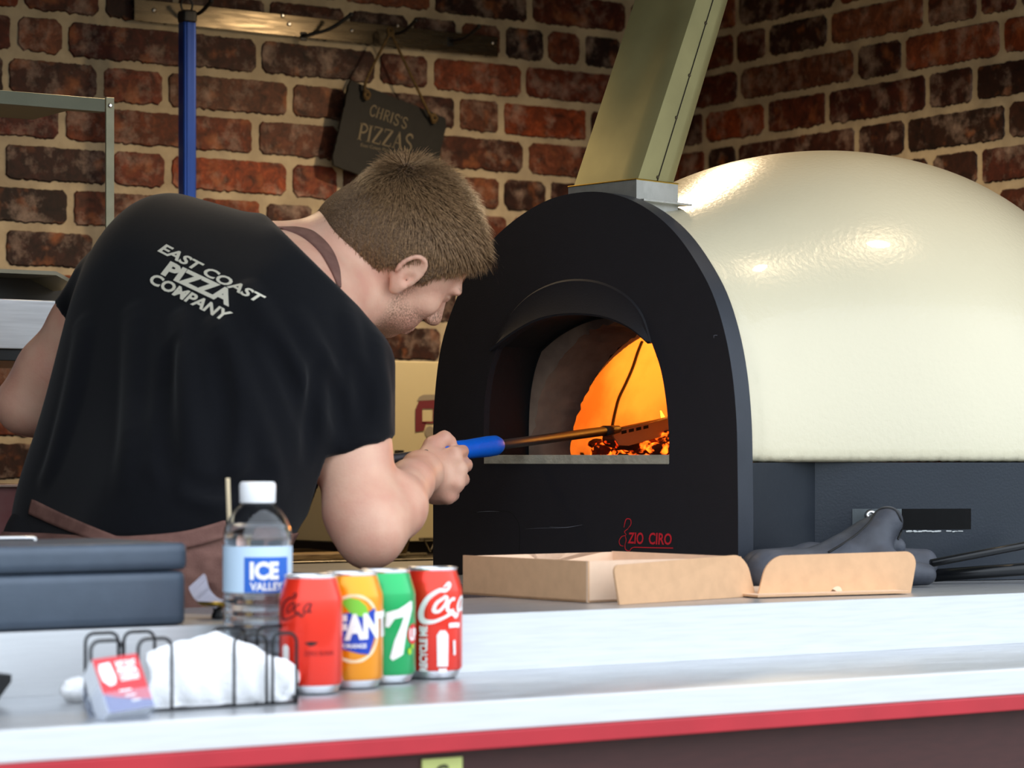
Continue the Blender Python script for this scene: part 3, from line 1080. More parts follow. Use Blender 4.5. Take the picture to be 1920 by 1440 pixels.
# ================================================================ distance-field modelling (for rounded bodies)
class Field:
    def __init__(self, h):
        self.h = h
        self.ops = []

    def _add(self, fn, lo, hi, k, mode):
        self.ops.append((fn, np.array(lo, float), np.array(hi, float), k, mode))

    def cone(self, a, b, ra, rb, k=0.01, mode='add'):
        a, b = np.array(a, float), np.array(b, float)
        ba = b - a
        l2 = ba.dot(ba) + 1e-12

        def fn(X, Y, Z):
            px, py, pz = X - a[0], Y - a[1], Z - a[2]
            t = np.clip((px * ba[0] + py * ba[1] + pz * ba[2]) / l2, 0, 1)
            d = np.sqrt((px - t * ba[0]) ** 2 + (py - t * ba[1]) ** 2 + (pz - t * ba[2]) ** 2)
            return d - (ra + (rb - ra) * t)
        r = max(ra, rb)
        self._add(fn, np.minimum(a, b) - r, np.maximum(a, b) + r, k, mode)

    def ell(self, c, r, R=None, k=0.01, mode='add', p=2.0):
        c = np.array(c, float)
        r = np.array(r, float)
        Rm = np.eye(3) if R is None else np.array(R, float)   # columns = axes in world

        def fn(X, Y, Z):
            q = [X - c[0], Y - c[1], Z - c[2]]
            l = [q[0] * Rm[0][i] + q[1] * Rm[1][i] + q[2] * Rm[2][i] for i in range(3)]
            if p == 2.0:
                k0 = np.sqrt(sum((l[i] / r[i]) ** 2 for i in range(3)))
            else:
                k0 = sum(np.abs(l[i] / r[i]) ** p for i in range(3)) ** (1 / p)
            k1 = np.sqrt(sum((l[i] / r[i] ** 2) ** 2 for i in range(3)))
            return k0 * (k0 - 1) / np.maximum(k1, 1e-6)
        e = np.abs(Rm) @ r
        self._add(fn, c - e, c + e, k, mode)

    def half(self, p, n, lo, hi, k=0.0):
        """cut away the side n points to, inside box lo..hi"""
        p, n = np.array(p, float), np.array(n, float)
        n = n / np.linalg.norm(n)
        self._add(lambda X, Y, Z: -((X - p[0]) * n[0] + (Y - p[1]) * n[1] + (Z - p[2]) * n[2]), lo, hi, k, 'sub')

    def chain(self, pts, r, k=0.01, mode='add'):
        """one tube through all points, blended in as a single body"""
        Q = [np.array(p, float) for p in pts]

        def fn(X, Y, Z):
            best = None
            for a, c in zip(Q[:-1], Q[1:]):
                ba = c - a
                l2 = ba.dot(ba) + 1e-12
                px, py, pz = X - a[0], Y - a[1], Z - a[2]
                t = np.clip((px * ba[0] + py * ba[1] + pz * ba[2]) / l2, 0, 1)
                d = (px - t * ba[0]) ** 2 + (py - t * ba[1]) ** 2 + (pz - t * ba[2]) ** 2
                best = d if best is None else np.minimum(best, d)
            return np.sqrt(best) - r
        self._add(fn, np.min(Q, 0) - r, np.max(Q, 0) + r, k, mode)

    def raw(self, fn, lo, hi, k=0.0, mode='add'):
        self._add(fn, lo, hi, k, mode)

    def bounds(self):
        lo = np.min([o[1] for o in self.ops if o[4] == 'add'], axis=0)
        hi = np.max([o[2] for o in self.ops if o[4] == 'add'], axis=0)
        return lo, hi

    def mesh(self, iso=0.0, post=None):
        h = self.h
        lo, hi = self.bounds()
        lo = lo - 4 * h - abs(iso)
        hi = hi + 4 * h + abs(iso)
        n = np.ceil((hi - lo) / h).astype(int) + 1
        ax = [(lo[i] + h * np.arange(n[i])).astype(np.float32) for i in range(3)]
        F = np.full(n, 0.2, np.float32)
        for fn, a, c, k, mode in self.ops:
            mg = k + 4 * h + abs(iso)
            i0 = np.maximum(((a - mg - lo) / h).astype(int), 0)
            i1 = np.minimum(np.ceil((c + mg - lo) / h).astype(int) + 1, n)
            if np.any(i1 <= i0):
                continue
            X, Y, Z = np.meshgrid(ax[0][i0[0]:i1[0]], ax[1][i0[1]:i1[1]], ax[2][i0[2]:i1[2]], indexing='ij', sparse=True)
            d = fn(X, Y, Z).astype(np.float32)
            S = F[i0[0]:i1[0], i0[1]:i1[1], i0[2]:i1[2]]
            if mode == 'add':
                if k > 0:
                    hh = np.maximum(k - np.abs(S - d), 0) / k
                    S[...] = np.minimum(S, d) - hh * hh * k * 0.25
                else:
                    S[...] = np.minimum(S, d)
            else:
                if k > 0:
                    hh = np.maximum(k - np.abs(S + d), 0) / k
                    S[...] = np.maximum(S, -d) + hh * hh * k * 0.25
                else:
                    S[...] = np.maximum(S, -d)
        if post is not None:
            F = post(F, ax)
        return surface_nets(F - iso, lo, h)


def surface_nets(F, lo, h):
    n = np.array(F.shape)
    ins = F < 0
    c = [F[i:n[0] - 1 + i, j:n[1] - 1 + j, k:n[2] - 1 + k] for i in (0, 1) for j in (0, 1) for k in (0, 1)]
    s = sum((x < 0).astype(np.int8) for x in c)
    act = (s > 0) & (s < 8)
    idx = np.argwhere(act)
    vid = np.full(act.shape, -1, np.int64)
    vid[act] = np.arange(len(idx))
    vals = np.stack([x[act] for x in c], 1)
    corners = np.array([(i, j, k) for i in (0, 1) for j in (0, 1) for k in (0, 1)], float)
    acc = np.zeros((len(idx), 3))
    cnt = np.zeros(len(idx))
    for a in range(8):
        for b_ in range(a + 1, 8):
            if np.abs(corners[a] - corners[b_]).sum() != 1:
                continue
            va, vb = vals[:, a], vals[:, b_]
            m = (va < 0) != (vb < 0)
            t = np.where(m, va / np.where(m, va - vb, 1), 0)
            acc += np.where(m[:, None], corners[a] + (corners[b_] - corners[a]) * t[:, None], 0)
            cnt += m
    verts = lo + (idx + acc / cnt[:, None]) * h
    quads = []
    for ax_ in range(3):
        sl0 = [slice(1, -1)] * 3
        sl0[ax_] = slice(0, -1)
        a = ins[tuple(slice(0, -1) if i == ax_ else slice(1, -1) for i in range(3))]
        b_ = ins[tuple(slice(1, None) if i == ax_ else slice(1, -1) for i in range(3))]
        e = np.argwhere(a != b_)
        if len(e) == 0:
            continue
        fl = a[tuple(e.T)]
        off = np.ones(3, int)
        off[ax_] = 0
        e = e + off
        u, w = (ax_ + 1) % 3, (ax_ + 2) % 3
        du = np.zeros(3, int)
        dw = np.zeros(3, int)
        du[u] = 1
        dw[w] = 1
        q = [vid[tuple((e - du - dw).T)], vid[tuple((e - dw).T)], vid[tuple(e.T)], vid[tuple((e - du).T)]]
        q = np.stack(q, 1)
        q[~fl] = q[~fl][:, ::-1]
        quads.append(q)
    quads = np.concatenate(quads)
    return verts, quads


def mesh_np(name, verts, quads, m, parent=None, inv=None):
    me = bpy.data.meshes.new(name)
    if inv is not None:
        A = np.array(inv)
        verts = verts @ A[:3, :3].T + A[:3, 3]
    me.vertices.add(len(verts))
    me.vertices.foreach_set('co', verts.astype(np.float32).ravel())
    nq = len(quads)
    me.loops.add(nq * 4)
    me.polygons.add(nq)
    me.loops.foreach_set('vertex_index', quads.astype(np.int32).ravel())
    me.polygons.foreach_set('loop_start', np.arange(0, nq * 4, 4, dtype=np.int32))
    me.polygons.foreach_set('use_smooth', np.ones(nq, bool))
    me.update(calc_edges=True)
    me.validate()
    return link(name, me, m, parent)


def bvh_np(verts, quads):
    return BVHTree.FromPolygons([tuple(v) for v in verts.tolist()], [tuple(q) for q in quads.tolist()])


def cast(tree, u, v, off=0.0):
    d = ray(u, v)
    L_ = d.length
    hit = tree.ray_cast(CAM, d / L_)
    if hit[0] is None:
        return None
    return hit[0] - (d / L_) * off
# ================================================================ pizza oven
# front face plane measured from the photograph
OV_f = Vector((0.233, -0.9725, 0)).normalized()      # to the right along the face
OV_a = Vector((-OV_f.y, OV_f.x, 0))                   # into the oven
OV_C = CAM + Rt * 0.094 + Fw * 3.835
OV_O = Vector((OV_C.x, OV_C.y, ZT + .001))
oven = thing('pizza_oven', 'large domed wood-fired oven with cream shell and matt black arched front', 'oven', OV_O)
oven.rotation_euler = (0, 0, math.atan2(OV_f.y, OV_f.x))
bpy.context.view_layer.update()
OM = oven.matrix_world.copy()
OI = OM.inverted()


def ofl(u, v, y=0.0):
    """pixel -> oven local point on the plane local y = const"""
    return OI @ on_plane(u, v, OV_O + OV_a * y, OV_a)


def arc_pts(pts, n=5):
    P3 = [ofl(u, v) for u, v in pts]
    return smooth_path(P3, n)


outer_px = [(812, 940), (811, 860), (815, 745), (827, 650), (850, 575), (884, 500), (926, 447), (975, 405), (1030, 374), (1085, 361),
            (1135, 361), (1183, 375), (1227, 401), (1267, 438), (1303, 488), (1335, 548), (1358, 620), (1373, 700), (1381, 790), (1383, 880), (1384, 960)]
OUT = arc_pts(outer_px, 4)
for p in OUT:
    p.x = max(-.292, min(.292, p.x))
xl, xr = OUT[0].x, OUT[-1].x
OUT = [Vector((xl, 0, 0.0))] + OUT + [Vector((xr, 0, 0.0))]
open_px = [(907, 869), (907, 800), (910, 740), (919, 690), (931, 655), (965, 626), (1010, 602), (1055, 591), (1105, 590), (1150, 598),
           (1190, 617), (1222, 643), (1238, 690), (1248, 745), (1254, 810), (1255, 869)]
OPN = [ofl(u, v) for u, v in open_px]
a_ = smooth_path(OPN[0:5], 4)
b_ = smooth_path(OPN[4:12], 5)
c_ = smooth_path(OPN[11:], 4)
OPN = a_[:-1] + b_[:-1] + c_


def ring_fill(b, outer, inner, y):
    """flat face between an outer outline and a hole"""
    vo = [b.verts.new((p.x, y, p.z)) for p in outer]
    vi = [b.verts.new((p.x, y, p.z)) for p in inner]
    eo = [b.edges.new((vo[i], vo[(i + 1) % len(vo)])) for i in range(len(vo))]
    ei_ = [b.edges.new((vi[i], vi[(i + 1) % len(vi)])) for i in range(len(vi))]
    r = bmesh.ops.triangle_fill(b, use_beauty=True, use_dissolve=False, edges=eo + ei_)
    return vo, vi


LIP = 0.034
b = bmesh.new()
vo, vi = ring_fill(b, OUT, OPN, 0.0)
bo = [b.verts.new((p.x * .999, 0.004, p.z)) for p in OUT]
# small round-over then the lip going back
for v, p in zip(vo, OUT):
    pass
vb = [b.verts.new((p.x, LIP, p.z)) for p in OUT]
n = len(vo)
for v in bo:
    b.verts.remove(v)
mats = []
for i in range(n):
    f = b.faces.new((vo[i], vb[i], vb[(i + 1) % n], vo[(i + 1) % n]))
    f.material_index = 1
    f.smooth = True
vc = [b.verts.new((p.x * .955, LIP, .0 + p.z * .965)) for p in OUT]
for i in range(n):
    f = b.faces.new((vb[i], vc[i], vc[(i + 1) % n], vb[(i + 1) % n]))
    f.material_index = 1
# return into the mouth
ni = len(vi)
vd = [b.verts.new((p.x, 0.012, p.z)) for p in OPN]
for i in range(ni):
    b.faces.new((vi[i], vi[(i + 1) % ni], vd[(i + 1) % ni], vd[i]))
bmesh.ops.recalc_face_normals(b, faces=b.faces)
face = link('front_face', b, [M['oven_black'], M['oven_edge']], oven)
smooth_by_angle(face, 30)

# bent hood panel above the mouth
top = [ofl(u, v) for u, v in [(925, 655), (940, 620), (965, 580), (1000, 548), (1045, 528), (1090, 523), (1135, 531), (1178, 555), (1206, 590), (1222, 640)]]
top = smooth_path(top, 4)
low = [ofl(u, v) for u, v in [(925, 656), (965, 625), (1010, 600), (1055, 589), (1105, 588), (1150, 596), (1190, 615), (1221, 641)]]
low = smooth_path(low, 5)
N_ = 36
rs = lambda L_: [L_[min(int(i * (len(L_) - 1) / (N_ - 1)), len(L_) - 1)] for i in range(N_)]
T_, B_ = rs(top), rs(low)
b = bmesh.new()
t0 = [b.verts.new((p.x, -.0005, p.z)) for p in T_]
t1 = [b.verts.new((p.x, -.0035, p.z - .003)) for p in T_]
m0 = [b.verts.new(((p.x + q.x) / 2, -.0035, (p.z + q.z) / 2)) for p, q in zip(T_, B_)]
l0 = [b.verts.new((p.x, -.010, p.z)) for p in B_]
l1 = [b.verts.new((p.x, -.008, p.z - .003)) for p in B_]
l2 = [b.verts.new((p.x, .002, p.z - .002)) for p in B_]
for A_, C_ in ((t0, t1), (t1, m0), (m0, l0), (l0, l1), (l1, l2)):
    strip_faces(b, A_, C_)
bmesh.ops.recalc_face_normals(b, faces=b.faces)
smooth_by_angle(link('mouth_hood', b, M['oven_black'], oven), 35)

# mouth tunnel, refractory arch
ZS = (ofl(1080, 853)).z         # oven floor level
yT, yR = 0.100, 0.19


def section(scale, y, dz=0.0):
    cz = ZS
    return [Vector((p.x * scale, y, cz + (p.z - cz) * scale + dz)) if p.z > cz else Vector((p.x * scale, y, cz)) for p in OPN]


b = bmesh.new()
s0 = [b.verts.new(p) for p in section(1.03, .012)]
s1 = [b.verts.new(p) for p in section(1.02, yT)]
s1b = [b.verts.new(p) for p in section(1.00, yT)]
strip_faces(b, s0, s1)
strip_faces(b, s1, s1b)
bmesh.ops.recalc_face_normals(b, faces=b.faces)
smooth_by_angle(link('mouth_tunnel', b, M['soot'], oven), 30)


def inner_section(hw, y, hf, p):
    n = len(OPN)
    H_s = (max(q.z for q in OPN) - ZS) * hf
    out = []
    for i in range(n):
        t = PI * i / (n - 1)
        c, s = math.cos(t), max(math.sin(t), 0)
        out.append(Vector((-hw * math.copysign(abs(c) ** (2 / p), c), y, ZS + H_s * s ** (2 / p))))
    return out


b = bmesh.new()
rr = random.Random(4)
A_ = [b.verts.new(p) for p in section(1.015, yT + .001)]
C_ = [b.verts.new(p + Vector((rr.gauss(0, .0015), rr.gauss(0, .002), rr.gauss(0, .0015)))) for p in inner_section(.183, yT + .004, .97, 2.0)]
C2 = [b.verts.new(p + Vector((rr.gauss(0, .002), 0, rr.gauss(0, .002)))) for p in inner_section(.182, yT + .05, .96, 1.85)]
D_ = [b.verts.new(p + Vector((rr.gauss(0, .0015), 0, rr.gauss(0, .0015)))) for p in inner_section(.181, yR, .95, 1.72)]
E_ = [b.verts.new(p) for p in inner_section(.188, yR + .001, .97, 1.8)]
for q in ((A_, C_), (C_, C2), (C2, D_), (D_, E_)):
    strip_faces(b, *q)
bmesh.ops.recalc_face_normals(b, faces=b.faces)
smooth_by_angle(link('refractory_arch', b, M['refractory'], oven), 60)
# oven floor slab with its front sill
b = bmesh.new()
zlo = ofl(1080, 870).z
bx(b, (OPN[0].x + .001, -.001, zlo), (OPN[-1].x - .001, .25, ZS), .001)
lathe(b, [(.44, 0), (.44, .02)], 64, c=(0, .60, ZS - .02))
link('oven_floor', b, M['stone'], oven)

# chamber (inside of the dome), open towards the mouth
cy, R0, H0 = .60, .435, .34
G_ = Field(.006)
G_.ell((0, cy, ZS), (R0, R0, H0), k=0, p=2.2)
poly_ = np.array([(p.x, p.z) for p in inner_section(.1825, 0, .955, 1.74)])
poly_ = np.vstack([[poly_[0][0], ZS - .05], poly_, [poly_[-1][0], ZS - .05]])


def arch_air(X, Y, Z):
    d = np.full(np.broadcast(X[:, 0:1, :], Z[:, 0:1, :]).shape, 9.0)
    x, z = X[:, 0:1, :] + 0 * Z[:, 0:1, :], Z[:, 0:1, :] + 0 * X[:, 0:1, :]
    s_ = np.ones_like(d)
    m = len(poly_)
    for i in range(m):
        a, c = poly_[i], poly_[i - 1]
        ex_, ez_ = c[0] - a[0], c[1] - a[1]
        wx, wz = x - a[0], z - a[1]
        t = np.clip((wx * ex_ + wz * ez_) / (ex_ * ex_ + ez_ * ez_ + 1e-12), 0, 1)
        d = np.minimum(d, (wx - ex_ * t) ** 2 + (wz - ez_ * t) ** 2)
        c1, c2, c3 = z >= a[1], z < c[1], ex_ * wz > ez_ * wx
        flip = (c1 & c2 & c3) | (~c1 & ~c2 & ~c3)
        s_ = np.where(flip, -s_, s_)
    d = s_ * np.sqrt(d)
    return np.maximum(d + 0 * Y, np.maximum(.15 - Y, Y - .55))


G_.raw(arch_air, (-.2, .15, .1), (.2, .55, .45), .006)
G_.half((0, 0, ZS), (0, 0, -1), (-.6, 0, -.4), (.6, 1.2, ZS), 0)
cv_, cq_ = G_.mesh()
cc_ = cv_[cq_].mean(1)
keep = (cc_[:, 2] > ZS + .003) & (cc_[:, 1] > yR + .002)
cq_ = cq_[keep][:, ::-1]
used = np.unique(cq_)
rem = np.full(len(cv_), -1)
rem[used] = np.arange(len(used))
cv_ = cv_[used]
cv_[:, 2] = np.where(cv_[:, 2] < ZS + .004, ZS - .002, cv_[:, 2])
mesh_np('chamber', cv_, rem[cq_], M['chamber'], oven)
_cb = BVHTree.FromPolygons([tuple(OM @ Vector(v)) for v in cv_.tolist()], [tuple(q) for q in rem[cq_].tolist()])
# joint between two dome segments (dark seam)
b = bmesh.new()


def chamber_hit(u, v):
    p = cast(_cb, u, v, .002)
    return OI @ p if p is not None else None


SEAM = [chamber_hit(u, v) for u, v in ((1204, 640), (1196, 660), (1186, 690), (1173, 720), (1161, 745), (1154, 770), (1148, 800), (1144, 830), (1142, 850))]
SEAM = [p for p in SEAM if p is not None]
cc = Vector((0, cy, ZS + .1))
tube(b, smooth_path(SEAM, 4), .0030, 6)
link('dome_joint', b, M['seam'], oven, True)

# shell: dome blended into the neck
DC = Vector((0, .61, .17))
F_ = Field(.0085)
F_.ell((0, .61, .165), (.505, .50, .492), k=.0, p=2.08)


def neck(X, Y, Z):
    k0 = (np.abs(X / .276) ** 2.25 + np.abs((Z - .165) / .372) ** 2.25) ** (1 / 2.25)
    d = (k0 - 1) * .30
    return np.maximum(d, np.maximum(.030 - Y, Y - .60))


F_.raw(neck, (-.28, .03, -.25), (.28, .6, .56), .16)
F_.half((0, 0, .168), (0, 0, -1), (-.7, -.1, -.5), (.7, 1.3, .168), 0)
F_.raw(lambda X, Y, Z: np.maximum(((np.abs(X / .25) ** 2.25 + np.abs((Z - .165) / .345) ** 2.25) ** (1 / 2.25) - 1) * .27, np.maximum(-Y, Y - .5)),
       (-.26, -.05, -.2), (.26, .5, .52), .0, 'sub')
F_.ell((0, .60, .165), (.472, .468, .44), k=0, mode='sub', p=2.15)
V_, Q_ = F_.mesh()
V_[:, 2] = np.maximum(V_[:, 2], .168)
m_ = V_[:, 1] < .032
V_[m_, 1] = .0335
mesh_np('dome_shell', V_, Q_, M['cream'], oven)

# dark lower body
pts = []
nx = .283
y1 = .61 - math.sqrt(.508 ** 2 - nx ** 2)
pts = [(-nx, LIP)] + [(-nx, y1 - .02)]
for i in range(60):
    t = (-PI / 2 - math.asin(nx / .508)) - i / 59 * (2 * PI - 2 * math.asin(nx / .508))
    pts.append((.508 * math.cos(t), .61 + .508 * math.sin(t)))
pts += [(nx, y1 - .02), (nx, LIP)]
b = bmesh.new()
lo_ = [b.verts.new((x, y, .0)) for x, y in pts]
hi_ = [b.verts.new((x, y, .1675)) for x, y in pts]
n = len(pts)
for i in range(n):
    f = b.faces.new((lo_[i], lo_[(i + 1) % n], hi_[(i + 1) % n], hi_[i]))
    f.smooth = True
b.faces.new(hi_)
b.faces.new(list(reversed(lo_)))
bmesh.ops.recalc_face_normals(b, faces=b.faces)
base = smooth_by_angle(link('lower_body', b, M['oven_base'], oven), 50)

_bt = BVHTree.FromPolygons([tuple(OM @ v.co) for v in base.data.vertices], [tuple(p.vertices) for p in base.data.polygons])


def base_pt(u, v, off):
    h_ = cast(_bt, u, v)
    l = OI @ h_
    o_ = Vector((l.x, l.y - .61, 0)).normalized()
    return l + o_ * off


def base_patch(u0, v0, u1, v1, off, nn=12):
    b = bmesh.new()
    tl, bl, tr, br = base_pt(u0, v0, off), base_pt(u0, v1, off), base_pt(u1, v0, off), base_pt(u1, v1, off)
    rows_ = [[], []]
    for i in range(nn + 1):
        u = u0 + (u1 - u0) * i / nn
        p = base_pt(u, (v0 + v1) / 2, off)
        rows_[0].append(b.verts.new((p.x, p.y, tl.z)))
        rows_[1].append(b.verts.new((p.x, p.y, bl.z)))
    strip_faces(b, rows_[1], rows_[0])
    g = bmesh.ops.solidify(b, geom=b.faces[:], thickness=off * .9)
    return b


link('vent_slot', base_patch(1688, 954, 1820, 993, .0012), M['black_gap'], oven)
link('vent_slider', base_patch(1598, 954, 1690, 998, .0022), mat('bare_grey_steel', '7C8488', 0.35, .7, .2, 20), oven)
for (u, v) in ((1632, 966),):
    p = base_pt(u, v, .002)
    nrm = Vector((p.x, p.y - .61, 0)).normalized()
    b = bmesh.new()
    lathe(b, [(.0085, 0), (.0088, .0015), (.006, .004), (.0028, .0045), (.0026, .002)], 24)
    rot = nrm.to_track_quat('Z', 'Y').to_matrix().to_4x4()
    for w in b.verts:
        w.co = rot @ w.co + p
    link('slider_screw', b, M['chrome'], oven)
b = bmesh.new()
rr = random.Random(9)
for k in range(26):
    u = 1696 + rr.random() * 100
    v = 995.5 + rr.random() * 1.6
    p = base_pt(u, v, .0014)
    q = base_pt(u + 4 + rr.random() * 7, v + rr.uniform(-.4, .4), .0014)
    tube(b, [p, q], .0005 + rr.random() * .0007, 5)
link('chipped_paint', b, mat('bare_paint_chips', 'C8CCCC', .6), oven)

# red logo lettering cut in the front
ofn = lambda u, v: ofl(u, v, -.0006)
b = bmesh.new()
put_text(b, 'ZIO', bil((1177, 1018), (1179, 998), (1207, 998), (1206, 1020), fn=ofn), .02)
put_text(b, 'CIRO', bil((1216, 1020), (1217, 998), (1260, 1000), (1259, 1021), fn=ofn), .02)
link('logo_lettering', b, M['logo_red'], oven)
b = bmesh.new()
bl_ = ofn
put_ribbon(b, [(1188, 1026), (1225, 1027), (1262, 1027.6)], 1.8, bl_, 2)
put_ribbon(b, [(1170, 989), (1172, 979), (1175, 973), (1182, 974), (1183, 983), (1178, 990)], [.8, 1.6, 1.8, 1.4, 1.2, .8], bl_, 4)
put_ribbon(b, [(1178, 991), (1171, 997), (1174, 1003), (1166, 1006), (1161, 1014), (1163, 1022), (1169, 1024)], [1, 1.6, .8, 1.6, 1, 1.5, 1], bl_, 4)
put_ribbon(b, [(1172, 1004), (1174, 1013), (1172, 1021), (1173, 1030), (1180, 1033), (1184, 1028), (1190, 1026)], [1, 1.2, .8, 1.8, 1, 1.6, 1], bl_, 4)
link('logo_figure', b, M['logo_red'], oven)
# grooves of the ash door
b = bmesh.new()
put_ribbon(b, [(880, 962), (905, 960), (950, 959), (966, 970), (974, 992), (973, 1045)], [.5, 1.2, 1.2, 1.2, 1.4, 1.4], lambda u, v: ofl(u, v, -.0005), 6)
link('ash_door_groove', b, M['black_gap'], oven)
scr = mat('pale_scratch', '6E7078', .6)
for pts, ws in (([(894, 960.3), (915, 958.9), (936, 959.4)], [.2, 1.0, .2]), ([(1030, 988), (1060, 989), (1092, 984)], [.2, 1.1, .3]),
                ([(1345, 628.5), (1339, 629), (1338.6, 634)], [.9, .9, .6]), ([(985, 992), (1020, 990), (1052, 991)], [.1, .5, .1])):
    b = bmesh.new()
    put_ribbon(b, pts, ws, lambda u, v: ofl(u, v, -.0008), 6)
    link('scratch', b, scr, oven)

# flue: leaning rectangular pipe with a bright collar
fx0, fx1, fy0, fy1 = -.056, .078, .040, .135
zt_ = .555


def fl_local(u, v, y):
    return ofl(u, v, y)


def quad_ring(b, pts):
    return [b.verts.new(p) for p in pts]


Bc = ofl(1193, 336, fy0)     # front right corner of pipe at collar top
Ac = ofl(1070, 354, fy0)
Cc = Vector((Bc.x, Bc.y + .089, Bc.z))
Dc = Vector((Ac.x, Bc.y + .089, Ac.z + .001))
# top corners: the pipe leans back and to the side
sh_y = .14
Bt = ofl(1322, -60, fy0 + sh_y)
At = ofl(1206, -60, fy0 + sh_y)
Ct = Vector((Bt.x, Bt.y + .078, Bt.z))
Dt = Vector((At.x, At.y + .078, At.z))
ext = 2.4
bot = [Ac, Bc, Cc, Dc]
tp_ = [At, Bt, Ct, Dt]
tp2 = [a_ + (t_ - a_) * 1.45 for a_, t_ in zip(bot, tp_)]
b = bmesh.new()
NS = 40
rings = []
for i in range(NS + 1):
    t = i / NS
    ring = []
    for k in range(4):
        p, q = bot[k].lerp(tp2[k], t), bot[(k + 1) % 4].lerp(tp2[(k + 1) % 4], t)
        nx_ = 8
        for j in range(nx_):
            w = j / nx_
            pt = p.lerp(q, .04 + w * .96 if j == 0 else w)
            # shallow dent in the front sheet
            if k == 0:
                dent = math.exp(-((w - .55) / .22) ** 2 - ((t - .42) / .16) ** 2) * .006
                pt = pt + Vector((0, dent, 0))
            ring.append(pt)
    rings.append([b.verts.new(p) for p in ring])
for i in range(NS):
    m = len(rings[i])
    for k in range(m):
        b.faces.new((rings[i][k], rings[i][(k + 1) % m], rings[i + 1][(k + 1) % m], rings[i + 1][k]))
bmesh.ops.recalc_face_normals(b, faces=b.faces)
fl = link('flue', b, M['flue'], oven)
smooth_by_angle(fl, 35)
b = bmesh.new()


def side_pt(w, t, off=.0008):       # on the right side sheet, w 0..1 front to back
    p = Bc.lerp(tp2[1], t).lerp(Cc.lerp(tp2[2], t), w)
    return p + Vector((off, 0, 0))


tube(b, [side_pt(.52 - .02 * t, t / 1.45 * 1.0) for t in (0, .3, .6, 1.0, 1.4)], .0007, 6)
link('flue_seam', b, M['seam'], fl)
for t in (.02, .30, .50, .75, .93):
    b = bmesh.new()
    p = side_pt(.5, t / 1.45, .0002)
    bmesh.ops.create_uvsphere(b, u_segments=12, v_segments=8, radius=.0026, matrix=Matrix.Translation(p))
    link('rivet', b, M['rivet'], fl, True)
# collar
b = bmesh.new()
g = .0025
cb_ = [Vector((Ac.x - g, Ac.y - g, .50)), Vector((Bc.x + g, Bc.y - g, .50)), Vector((Cc.x + g, Cc.y + g, .50)), Vector((Dc.x - g, Dc.y + g, .50))]
ctp = [Vector((Ac.x - g, Ac.y - g, Ac.z + .003)), Vector((Bc.x + g, Bc.y - g, Bc.z)), Vector((Cc.x + g, Cc.y + g, Cc.z)), Vector((Dc.x - g, Dc.y + g, Dc.z))]
lo_ = [b.verts.new(p) for p in cb_]
hi_ = [b.verts.new(p) for p in ctp]
for i in range(4):
    b.faces.new((lo_[i], lo_[(i + 1) % 4], hi_[(i + 1) % 4], hi_[i]))
bmesh.ops.recalc_face_normals(b, faces=b.faces)
link('flue_collar', b, M['flue_bright'], oven)
b = bmesh.new()
hi2 = [p + Vector((0, 0, .0)) for p in ctp]
tube(b, hi2, .0012, 6, closed=True)
link('collar_rim', b, M['brass'], oven)
b = bmesh.new()
bx(b, (Ac.x - .015, Ac.y - .004, .5405), (Bc.x + .018, Cc.y + .016, .5435), .0005)
link('flue_flange', b, M['flue_bright'], oven)

# fire: embers and charred wood lying on the oven floor, one object each
frng = random.Random(11)


def rock(b, c, r, sq=(1, 1, 1), rz=0, sub=2, amp=.22, rng=frng):
    t = bmesh.new()
    bmesh.ops.create_icosphere(t, subdivisions=sub, radius=1)
    mt = Matrix.Rotation(rz, 4, 'Z') @ Matrix.Diagonal((*sq, 1))
    for v in t.verts:
        v.co = Vector(c) + (mt @ (v.co * (1 + rng.uniform(-amp, amp)))) * r
    me = bpy.data.meshes.new('t')
    t.to_mesh(me)
    t.free()
    b.from_mesh(me)
    bpy.data.meshes.remove(me)


b = bmesh.new()
lx = []
for k in range(110):
    u = frng.uniform(1085, 1262)
    D_ = frng.uniform(4.20, 4.50)
    w = OI @ P(u, 850, D_)
    if math.hypot(w.x, w.y - cy) > .36 or w.y < yR + .04:
        continue
    rock(b, (w.x, w.y, ZS + frng.uniform(.004, .032) * (1 if u > 1150 else .5)), frng.uniform(.008, .017), (1.3, .8, .8), frng.uniform(0, 3))
eb = link('embers', b, M['ember'], None)
eb.matrix_world = OM
tag(eb, 'bed of glowing orange embers on the oven floor', 'embers', kind='stuff')
wood_lab = ['charred split log with glowing edges nearest the oven mouth jamb', 'longer charred log lying across the embers', 'short burning log deepest in the fire', 'red hot log end right of the peel blade']
for i, (u, D_, ln, rz, r_, zz) in enumerate(((1165, 4.22, .05, .5, .015, .020), (1200, 4.26, .07, -.5, .014, .022), (1130, 4.36, .04, 1.1, .013, .016), (1238, 4.22, .045, .9, .014, .028))):
    w = OI @ P(u, 850, D_)
    b = bmesh.new()
    rock(b, (0, 0, 0), r_, (ln / r_ * .6, 1, .8), rz, 3, .14)
    o = link('burning_log', b, M['coal'] if i != 3 else M['ember'])
    o.location = OM @ Vector((w.x, w.y, ZS + zz))
    o.rotation_euler = (0, .25 * (-1) ** i, oven.rotation_euler.z)
    tag(o, wood_lab[i], 'log', 'burning logs in the oven')
